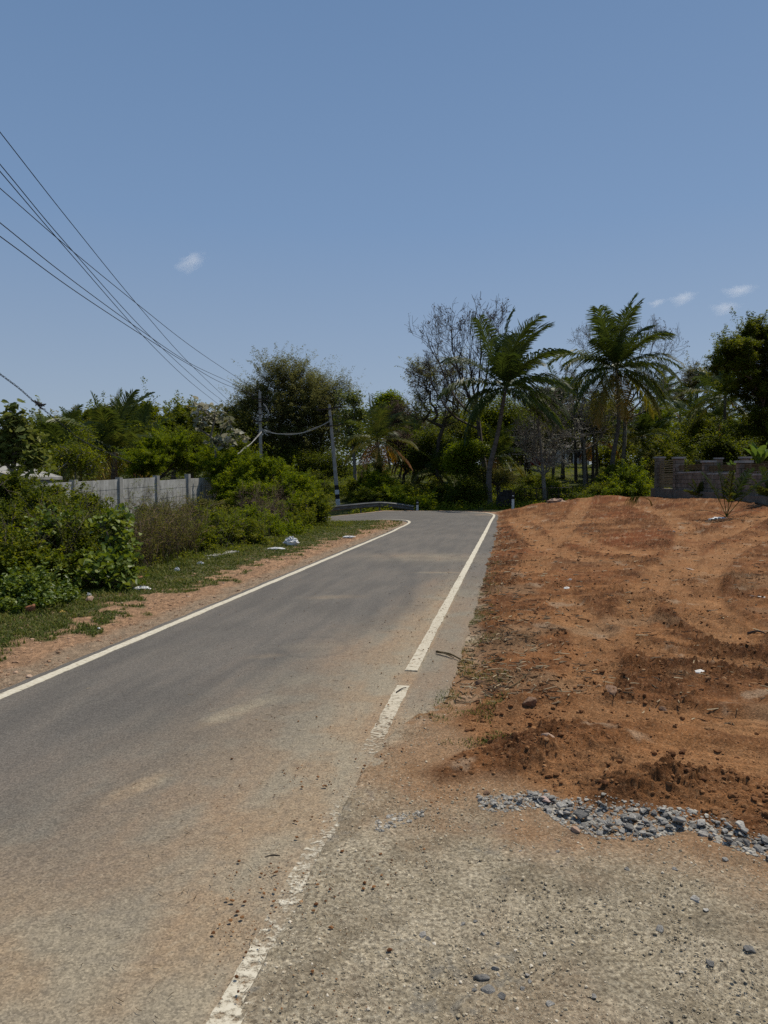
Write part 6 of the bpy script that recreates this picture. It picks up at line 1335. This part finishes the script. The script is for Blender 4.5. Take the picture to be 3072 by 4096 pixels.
s_ = np.minimum((.0035 * rs.pareto(2.2, len(x)) + .004) * (.6 + .06 * np.hypot(x, y)), .025); V, Fq = lumps(x, y, z, s_, rs, .6)
M['grit'] = lumpmat('grit', [(.17, .11, .07), (.28, .17, .10), (.38, .235, .145), (.48, .34, .24)])
tag(mesh_np('verge_grit', V, Fq, M['grit'], attrs={'v': np.repeat(np.clip(rs.normal(.5, .25, len(x)), 0, 1), 12)}), 'orange broken grit along the left road edge', 'grit', kind='stuff')
# straw and bits of twig
def sticks(x, y, z, L, r0, rs):
    n = len(x); az = rs.uniform(0, 6.28, n); d = np.stack([np.cos(az), np.sin(az) * 1.0, rs.uniform(-.02, .12, n)], 1); c_ = np.stack([x, y, z + r0 * 1.2], 1)
    m_ = c_ + rs.normal(size=(n, 3)) * L[:, None] * [.08, .08, .02]; a_ = c_ - d * L[:, None] / 2; b_ = c_ + d * L[:, None] / 2
    V1, F1 = frusta(a_, m_, r0, r0, 3); V2, F2 = frusta(m_, b_, r0, r0 * .6, 3); v = np.repeat(rs.rand(n), 6)
    return np.concatenate([V1, V2]), np.concatenate([F1, F2 + len(V1)]), np.concatenate([v, v])
x1, y1 = polar_pts(rs, 9000, 2, 14, -25, 14, 1); d1 = x1 - lx_out(y1); p1 = np.exp(-((d1 + .35) / .55) ** 2) * (.12 + .8 * fbm(x1, y1, .6, 3, 59).clip(0, 1)) + .007 * (d1 < 0)
ok = (rs.rand(len(x1)) < p1 * .5) & (d1 > -2.7) & (d1 < .35); x1, y1 = x1[ok], y1[ok]; L = rs.uniform(.01, .04, len(x1)) * (.7 + .10 * y1)
V, Fq, vv = sticks(x1, y1, road_z(x1, y1), L, np.full(len(x1), .0010) * (.8 + .12 * y1), rs)
x2, y2 = polar_pts(rs, 7000, 5, 24, 5, 31, 1); z2, a2, b2, redm2, *_ = GH(x2, y2); ok = (b2 < -.02) & (x2 > lx_out(y2)) & (rs.rand(len(x2)) < .10 + .7 * np.exp(-(a2 / .7) ** 2)); x2, y2, z2 = x2[ok], y2[ok], z2[ok]
V2, F2, v2 = sticks(x2, y2, z2, rs.uniform(.03, .12, len(x2)), .0025 + 0.0004 * y2, rs)
tag(mesh_np('straw_litter', np.concatenate([V, V2]), [np.concatenate([Fq, F2 + len(V)])], M['straw'], attrs={'v': np.concatenate([vv, v2])}), 'scattered bits of straw and twig on the road and soil', 'litter', kind='stuff')

# angular crushed stones: each an object of its own
import bmesh
def rockmesh(name, seed, mat, el=(1, .8, .6), n=16, bev=.04, sub=0):
    rs = np.random.RandomState(seed); bm = bmesh.new(); p = rs.normal(size=(n, 3)); p /= np.linalg.norm(p, axis=1)[:, None]; p *= rs.uniform(.8, 1.05, (n, 1)) * np.array(el)
    for q in p: bm.verts.new(q)
    bmesh.ops.convex_hull(bm, input=bm.verts); bmesh.ops.delete(bm, geom=[v_ for v_ in bm.verts if not v_.link_faces], context='VERTS')
    bmesh.ops.bevel(bm, geom=list(bm.edges), offset=bev, segments=1, affect='EDGES')
    me = bpy.data.meshes.new(name); bm.to_mesh(me); bm.free(); me.materials.append(mat); return me
def stonemat(name, c1, c2, c3):
    m, nt, n, l, p = newmat(name); oi = N(nt, 'ShaderNodeObjectInfo'); rp = ramp(nt, [(0, c1), (.5, c2), (1, c3)]); l.new(oi.outputs['Random'], rp.inputs[0])
    tc = N(nt, 'ShaderNodeTexCoord'); nz = N(nt, 'ShaderNodeTexNoise', Scale=2.4, Detail=8.0, Roughness=.7); l.new(tc.outputs['Object'], nz.inputs['Vector'])
    mr = N(nt, 'ShaderNodeMapRange'); mr.inputs['From Min'].default_value = .3; mr.inputs['From Max'].default_value = .7; mr.inputs['To Min'].default_value = .6; mr.inputs['To Max'].default_value = 1.3; l.new(nz.outputs['Fac'], mr.inputs['Value'])
    vm = N(nt, 'ShaderNodeVectorMath', operation='SCALE'); l.new(rp.outputs[0], vm.inputs[0]); l.new(mr.outputs[0], vm.inputs['Scale']); l.new(vm.outputs[0], p.inputs['Base Color']); p.inputs['Roughness'].default_value = .75; p.inputs['Specular IOR Level'].default_value = .3
    b1 = N(nt, 'ShaderNodeBump'); b1.inputs['Distance'].default_value = .08; b1.inputs['Strength'].default_value = .5; l.new(nz.outputs['Fac'], b1.inputs['Height']); l.new(b1.outputs[0], p.inputs['Normal']); return m
M['stone'] = stonemat('crushed_stone', (.15, .142, .130), (.30, .280, .250), (.48, .445, .39))
rocks = [rockmesh('crushed_stone', 500 + i, M['stone'], (1, rs.uniform(.6, .85), rs.uniform(.30, .5)), 13) for i in range(9)]
def put(me, name, x, y, z, s, rs, label, cat, group=None):
    o = bpy.data.objects.new(name, me); o.location = (x, y, z); o.scale = (s, s, s); o.rotation_euler = (rs.uniform(-.28, .28), rs.uniform(-.28, .28), rs.uniform(0, 6.28)); COL.objects.link(o); return tag(o, label, cat, group)
rs = np.random.RandomState(601); placed = []
def band_pts(P, n, hw):
    """points scattered along a photo polyline, hw = half height in photo pixels"""
    out = []; P = np.array(P, float); seg = np.linalg.norm(np.diff(P[:, :2], axis=0), axis=1); cs = np.concatenate([[0], np.cumsum(seg)])
    for _ in range(n):
        t_ = rs.rand() * cs[-1]; px = np.interp(t_, cs, P[:, 0]); py = np.interp(t_, cs, P[:, 1]); h = np.interp(t_, cs, hw); out.append(gnd(px, py + rs.uniform(-1, 1) * h)[:2])
    return out
groups = [([(2120, 3185), (2260, 3260), (2420, 3290), (2600, 3300), (2745, 3292)], 158, [14, 40, 50, 46, 22], (.014, .040), 'angular grey crushed stone in the main heap below the red soil edge', 'crushed stones in the main heap', .045),
          ([(1915, 3212), (2020, 3218), (2130, 3205), (2200, 3200)], 48, [22, 26, 26, 22], (.008, .024), 'small grey crushed stone in the thin row left of the main heap', 'crushed stones in the thin left row', .012),
          ([(2745, 3290), (2860, 3330), (2960, 3365), (3072, 3405), (3150, 3430)], 46, [26, 32, 30, 28, 26], (.014, .034), 'grey crushed stone in the row running right from the main heap', 'crushed stones in the right row', .02),
          ([(1500, 3310), (1560, 3290), (1640, 3268), (1690, 3250)], 14, [22, 22, 14, 8], (.010, .020), 'small grey stone half sunk in gravel beside the worn road line', 'sunken stones beside the worn line', 0.0)]
for P, n_, hw, (s0, s1), lab, grp, pile in groups:
    pts_ = band_pts(P, n_, hw); xa_ = np.array([q[0] for q in pts_]); lo_x, hi_x = xa_.min(), xa_.max() + 1e-6; kb_ = 6 if n_ > 100 else 4
    for (x, y) in pts_:
        s = (s0 + (s1 - s0) * rs.rand() ** 1.3) * (.88 if rs.rand() < .85 else 1.2); zz = max(0.0, float(GH(np.array([x]), np.array([y]))[0][0]))
        ov = sum(1 for q in placed if math.hypot(q[0] - x, q[1] - y) < (q[2] + s) * .62)
        z = zz + s * .10 + min(ov, 2) * .28 * s if pile else zz + .0
        placed.append((x, y, s)); f_ = (x - lo_x) / (hi_x - lo_x); bi_ = int(f_ * kb_); cy_ = np.interp(x, *zip(*sorted([tuple(gnd(*q)[:2]) for q in P])))
        size_ = 'large' if s > s0 + (s1 - s0) * .62 else ('small' if s < s0 + (s1 - s0) * .28 else 'medium')
        place_ = ['at the left end', 'left of the middle', 'just left of the centre', 'just right of the centre', 'right of the middle', 'at the right end'][bi_ if kb_ == 6 else [0, 1, 4, 5][bi_]]
        row_ = 'back edge' if y > cy_ else 'front edge'
        put(rocks[rs.randint(9)], 'crushed_stone', x, y, z, s, rs, size_ + ' stone on the ' + row_ + ' of the ' + {'m': 'main heap', 't': 'thin left row', 'r': 'right row', 's': 'line patch'}[lab.split('in the ')[-1][0] if 'in the main' in lab or 'in the thin' in lab else ('r' if 'row running' in lab else 's')] + ', ' + place_, 'stone', grp)
xs_, ys_ = [], []
for P, n_, hw, _s, lab, grp, pile in groups:
    for (x, y) in band_pts(P, n_ * 9, [h_ * 1.35 for h_ in hw]): xs_.append(x); ys_.append(y)
xs_, ys_ = np.array(xs_), np.array(ys_); zs_ = GH(xs_, ys_)[0]; M['chip'] = lumpmat('stone_chip', [(.13, .122, .11), (.26, .245, .215), (.38, .345, .29), (.50, .46, .39)])
V, Fq = lumps(xs_, ys_, zs_, np.minimum(.0035 * rs.pareto(2.2, len(xs_)) + .0035, .013), rs, .6)
tag(mesh_np('stone_chips', V, Fq, M['chip'], attrs={'v': np.repeat(np.clip(rs.normal(.5, .25, len(xs_)), 0, 1), 12)}), 'small grey stone chips filling the gaps between the crushed stones', 'stone chips', kind='stuff')
emb = [(1686, 3743, .030), (1712, 3760, .016), (1650, 3770, .013), (1930, 3915, .036), (1975, 3880, .022), (1990, 3905, .015), (1955, 3965, .030), (2010, 3990, .022), (2110, 3905, .013), (2120, 3930, .012), (1900, 3965, .016), (2090, 3960, .014),
       (2780, 3600, .028), (2820, 3640, .020), (2840, 3855, .022), (3000, 3800, .028), (2640, 3720, .022), (2510, 3480, .020), (2230, 3410, .016), (2080, 3410, .014), (1850, 3700, .013), (1900, 3690, .012), (1930, 3740, .014), (1990, 3780, .012),
       (2370, 3990, .018), (2200, 4020, .020), (2700, 3480, .018), (2900, 3440, .020), (1620, 3400, .012), (2560, 3300, .02), (2180, 3820, .012)]
for px, py, s in emb:
    q = gnd(px, py); put(rocks[rs.randint(9)], 'crushed_stone', q[0], q[1], .004, s, rs, ('large' if s > .024 else ('small' if s < .015 else 'middling')) + ' lone stone in the gravel, ' +
        ('near the bottom edge, ' if py > 3850 else ('just below the stone heap, ' if py < 3520 else 'halfway down, ')) + ('close to the painted line' if px < 1760 else ('left of the centre' if px < 2050 else ('around the middle' if px < 2450 else ('right of the middle' if px < 2790 else 'towards the right edge')))), 'stone', 'lone stones sunk in the gravel')
M['redrock'] = noisemat('soil_rock', (.13, .07, .04), (.30, .18, .11), 3, bump=.5, bdist=.03); M['whitestone'] = noisemat('white_stone', (.50, .47, .42), (.80, .77, .72), 3, bump=.3); M['brick'] = noisemat('red_brick', (.20, .075, .04), (.36, .16, .09), 6, bump=.4)
M['palerock'] = noisemat('pale_rock', (.30, .19, .13), (.45, .31, .22), 4, bump=.4); M['yellow'] = noisemat('yellow_scrap', (.32, .20, .05), (.52, .34, .10), 6, bump=.3)
M['pinkstone'] = noisemat('pink_stone', (.38, .25, .20), (.58, .44, .38), 4, bump=.4)
def lump_obj(label, px, py, s, mat, el, seed, name='rock', cat='rock', dz=.2, ground=True, D=None):
    q = Gt(px, py); zz = float(GH(np.array([q[0]]), np.array([q[1]]))[0][0]); me = rockmesh(name, seed, M[mat], el, 22, .05)
    o = put(me, name, q[0], q[1], max(zz, q[2] - .02) + s * dz * el[2], s, np.random.RandomState(seed), label, cat); o.rotation_euler = (0.1, -.1, seed * .7); return o
lump_obj('round brown clod with a shaded front, left of the flat stone in the red soil', 2121, 2851, .062, 'redrock', (1.1, .8, .7), 701, 'clod', 'clod')
lump_obj('large flat brown stone lying in the rough middle of the red soil', 2443, 2826, .075, 'redrock', (1.3, .7, .5), 702)
lump_obj('brown stone right of the large flat stone in the red soil', 2651, 2862, .035, 'redrock', (1.2, .8, .7), 703)
lump_obj('tan triangular stone just above the cracked soil slabs', 2192, 3027, .040, 'palerock', (1.1, .8, .6), 704)
lump_obj('small dark clod at the left margin of the red soil', 1918, 2738, .040, 'redrock', (1.4, .7, .6), 705, 'clod', 'clod')
lump_obj('reddish brown pebble lying alone above the thin row of stones', 1946, 3182, .020, 'redrock', (1, .9, .8), 706)
lump_obj('whitish pink stone at the left end of the main stone heap', 2180, 3214, .036, 'pinkstone', (1.2, .8, .5), 707, dz=.6)
lump_obj('orange tinted stone low in the main stone heap', 2303, 3332, .024, 'palerock', (1.2, .8, .6), 708, dz=.6)
lump_obj('bright white stone on the right side of the red soil', 2803, 2728, .052, 'whitestone', (1.5, .8, .35), 709)
lump_obj('white stone in the red soil, larger of the two near the road', 2267, 2370, .050, 'whitestone', (1.3, .8, .4), 710)
lump_obj('small white chip just above the larger white stone near the road', 2281, 2338, .030, 'whitestone', (.8, .8, .8), 711)
lump_obj('pale flat chalky patch stone between the tyre tracks', 2768, 2284, .08, 'palerock', (1.7, .9, .12), 712)
lump_obj('white flat slab fragment at the right edge of the red soil', 3040, 2398, .09, 'whitestone', (1.6, .9, .14), 713)
lump_obj('tiny white stone in the soil below the broken frond', 2694, 2137, .05, 'whitestone', (1.2, .7, .5), 714)
lump_obj('dark flat clod at the far left of the red soil', 2163, 2220, .07, 'redrock', (1.6, .7, .4), 715, 'clod', 'clod')
lump_obj('brown stone lying on the painted line just before its broken end', 1683, 2650, .022, 'redrock', (1.3, .8, .8), 716, dz=1.0)
lump_obj('dark clod on the dusty road left of the loose yellow line piece', 1300, 3248, .012, 'darkstone', (1.4, .9, .9), 717, 'clod', 'clod', dz=1.2)
lump_obj('broken red brick on the grass at the left edge', 124, 2466, .085, 'brick', (1.0, .7, .75), 718, 'brick', 'brick', dz=.9)
lump_obj('orange brick fragment behind the white litter at the creeper foot', 551, 2334, .085, 'brick', (1.3, .6, .35), 719, 'brick', 'brick', dz=1.4)
lump_obj('pinkish stone on the verge below the creeper', 359, 2412, .065, 'palerock', (1.2, .8, .7), 720, dz=.8)
lump_obj('yellow crumpled scrap in the grass right of the broken brick', 247, 2458, .075, 'yellow', (1.5, .7, .3), 721, 'scrap', 'litter')
lump_obj('small cream stone at the border of grass and orange grit', 395, 2520, .020, 'whitestone', (1.2, .8, .8), 722, dz=1)
def crumple(label, c, sx, sy, sz, seed, name='plastic_bag', cat='plastic bag'):
    rs = np.random.RandomState(seed); nu, nv = 22, 14; V = []
    for i in range(nv):
        th = math.pi * i / (nv - 1)
        for j in range(nu):
            ph = 2 * math.pi * j / nu; d = np.array([math.sin(th) * math.cos(ph), math.sin(th) * math.sin(ph), math.cos(th)])
            r_ = 1 + .35 * float(perlin(ph * 1.6 + seed, th * 2.5, seed)) + .22 * float(perlin(ph * 4 + 3, th * 6, seed)); V.append(c + d * r_ * [sx, sy, sz])
    g = Geo(); g.add(V, [[[i * nu + j, (i + 1) * nu + j, (i + 1) * nu + (j + 1) % nu, i * nu + (j + 1) % nu] for i in range(nv - 1) for j in range(nu)]]); return tag(g.build(name, M['plastic'], loc=c), label, cat)
def onL(px, py, dz): q = Gt(px, py); return q + [0, 0, dz]
crumple('large white plastic bag lying in the weeds under the roadside shrub', onL(1165, 2188, .11), .17, .13, .12, 31)
crumple('thin torn white plastic spread on the grass below the large bag', onL(1105, 2202, .03), .20, .10, .035, 32)
crumple('white plastic wrapper at the foot of the heart leaved creeper', onL(565, 2362, .025), .12, .07, .032, 33, 'plastic_wrapper', 'litter')
crumple('small square white scrap on the grass below the dry brush', onL(801, 2268, .04), .075, .03, .05, 34, 'paper_scrap', 'litter')
crumple('smaller white cup scrap on the grass left of the square scrap', onL(708, 2290, .035), .045, .03, .045, 35, 'cup_scrap', 'litter')
crumple('little white scrap beside the pinkish stone under the creeper', onL(356, 2394, .03), .035, .025, .04, 36, 'paper_scrap', 'litter')
crumple('torn white sack at the foot of the young coconut sapling', onL(2875, 2086, .05), .26, .16, .07, 37, 'sack', 'sack')
crumple('pale sack half buried at the far red soil edge, right of the tall marker post', np.array([at(2225, 2018, 34.6)[0], 34.6, onland(at(2225, 2018, 34.6)[0], 34.6) + .12]), .42, .30, .15, 38, 'sack', 'sack').data.materials[0] = M['palerock']
crumple('small pale teal plastic scrap on the grass inside the bend', onL(1395, 2153, .03), .16, .1, .03, 39, 'plastic_scrap', 'litter')
# concrete slab in the verge, sticks, mound at the sapling
a = Gt(878, 2243); b = Gt(985, 2218); d = (b - a); L_ = np.linalg.norm(d); d /= L_; nv = np.array([-d[1], d[0], 0]); g = Geo()
g.box((a + b) / 2 + nv * .25 + [0, 0, .045], (L_ * .9, .22, .07), [d, nv, [0, 0, 1]]); g.box((a + b) / 2 + nv * .22 - d * .45 + [0, 0, .02], (L_ * .7, .17, .06), [d, nv, [0, 0, 1]])
tag(g.build('stone_slab', M['concrete'], loc=a), 'pale weathered slab lying at the edge of the weeds above the orange grit', 'slab')
def stick(label, pts, r, mat='bamboo'):
    Q_ = []
    for px, py, dz in pts: q = Gt(px, py); q[2] = max(q[2], float(GH(q[:1], q[1:2])[0][0])) + dz; Q_.append(q)
    g = Geo(); P = catmull(Q_, 5); g.tube(P, np.linspace(r, r * .6, len(P)), 6); return tag(g.build('stick', M[mat], loc=P[0]), label, 'stick')
stick('straw coloured broken stick on the road shoulder right of the line gap', [(1745, 2616, .02), (1800, 2630, .03), (1842, 2646, .015)], .011)
stick('second thin stick crossing the broken stick on the shoulder', [(1748, 2622, .035), (1790, 2632, .025), (1815, 2640, .02)], .006)
stick('short stick leaning on the broken upper end of the near line piece', [(1585, 2780, .015), (1608, 2768, .02), (1625, 2762, .02)], .005, 'bark')
stick('thin pale stick lying in the red soil left of the round clod', [(2040, 2778, .01), (2075, 2765, .012), (2105, 2748, .012)], .006)
stick('long curved dry twig on the dusty road near the line', [(1060, 3436, .006), (1090, 3432, .008), (1120, 3434, .006)], .004, 'bark')
stick('dark stick in the red soil at the right edge', [(2990, 2558, .01), (3030, 2566, .02), (3068, 2572, .01)], .012, 'bark')
rs = np.random.RandomState(9); c0 = Gt(2890, 2092); n_ = 900; a_ = rs.normal(size=(n_, 2)) * [.42, .30]; x = c0[0] + a_[:, 0]; y = c0[1] + a_[:, 1]; h = .13 * np.exp(-(a_ ** 2 / [.16, .09]).sum(1)); z = T0(x, y) + h * .6
V, Fq = lumps(x, y, z, rs.uniform(.02, .055, n_), rs, .7); V2, F2, v2 = sticks(x[:160], y[:160], z[:160] + .03, rs.uniform(.12, .35, 160), np.full(160, .006), rs)
tag(mesh_np('soil_mound', V, Fq, M['clod'], None, tuple(c0), {'v': np.repeat(np.clip(rs.normal(.35, .2, n_), 0, 1), 12)}), 'small mound of dark earth round the young coconut sapling', 'mound')
tag(mesh_np('dead_leaves', V2, F2, M['straw'], None, tuple(c0), {'v': v2 * .5}), 'dry brown leaf litter on the mound of the young sapling', 'litter', kind='stuff')
# clouds: small real volumes far away
def cloudmat(dens):
    m = bpy.data.materials.new('cloud'); m.use_nodes = True; nt = m.node_tree; nt.nodes.remove(nt.nodes['Principled BSDF']); l = nt.links
    tc = N(nt, 'ShaderNodeTexCoord'); ln = N(nt, 'ShaderNodeVectorMath', operation='LENGTH'); l.new(tc.outputs['Object'], ln.inputs[0])
    nz = N(nt, 'ShaderNodeTexNoise', Scale=1.6, Detail=6.0, Roughness=.62, Distortion=.4); l.new(tc.outputs['Object'], nz.inputs['Vector'])
    f = N(nt, 'ShaderNodeMapRange'); f.inputs['From Min'].default_value = 1.0; f.inputs['From Max'].default_value = .1; f.inputs['To Min'].default_value = -.42; f.inputs['To Max'].default_value = .16; l.new(ln.outputs['Value'], f.inputs['Value'])
    ad = N(nt, 'ShaderNodeMath', operation='ADD'); l.new(nz.outputs['Fac'], ad.inputs[0]); l.new(f.outputs[0], ad.inputs[1])
    mr = N(nt, 'ShaderNodeMapRange'); mr.inputs['From Min'].default_value = .40; mr.inputs['From Max'].default_value = .75; mr.inputs['To Min'].default_value = 0; mr.inputs['To Max'].default_value = dens; l.new(ad.outputs[0], mr.inputs['Value'])
    v = N(nt, 'ShaderNodeVolumePrincipled'); v.inputs['Color'].default_value = (.97, .97, .98, 1); v.inputs['Anisotropy'].default_value = .2; l.new(mr.outputs[0], v.inputs['Density'])
    l.new(v.outputs[0], nt.nodes['Material Output'].inputs['Volume']); return m
M['cloud'] = cloudmat(.012)
bm = bmesh.new(); bmesh.ops.create_icosphere(bm, subdivisions=3, radius=1.0); cme = bpy.data.meshes.new('cloud'); bm.to_mesh(cme); bm.free(); cme.materials.append(M['cloud'])
for i, (lab, px, py, rx_, rz_, rot) in enumerate([('small lone white cloud above the left wood', 765, 1045, 95, 42, -.3), ('upper of the two small clouds above the right palms', 2735, 1190, 70, 32, -.1), ('faint wisp of cloud left of the upper right cloud', 2630, 1210, 42, 18, 0),
                                                  ('lower small cloud near the right edge, above the dark tree', 2905, 1230, 75, 34, .1), ('thin wisp of cloud at the right above the lower small cloud', 2960, 1160, 90, 30, 0)]):
    D = 3000; q = at(px, py, D); o = bpy.data.objects.new('cloud', cme); o.location = q; s = D / F; o.scale = (rx_ * s * 1.35, 90, rz_ * s * 1.5); o.rotation_euler = (0, rot, 0); COL.objects.link(o); tag(o, lab, 'cloud', 'small white clouds')
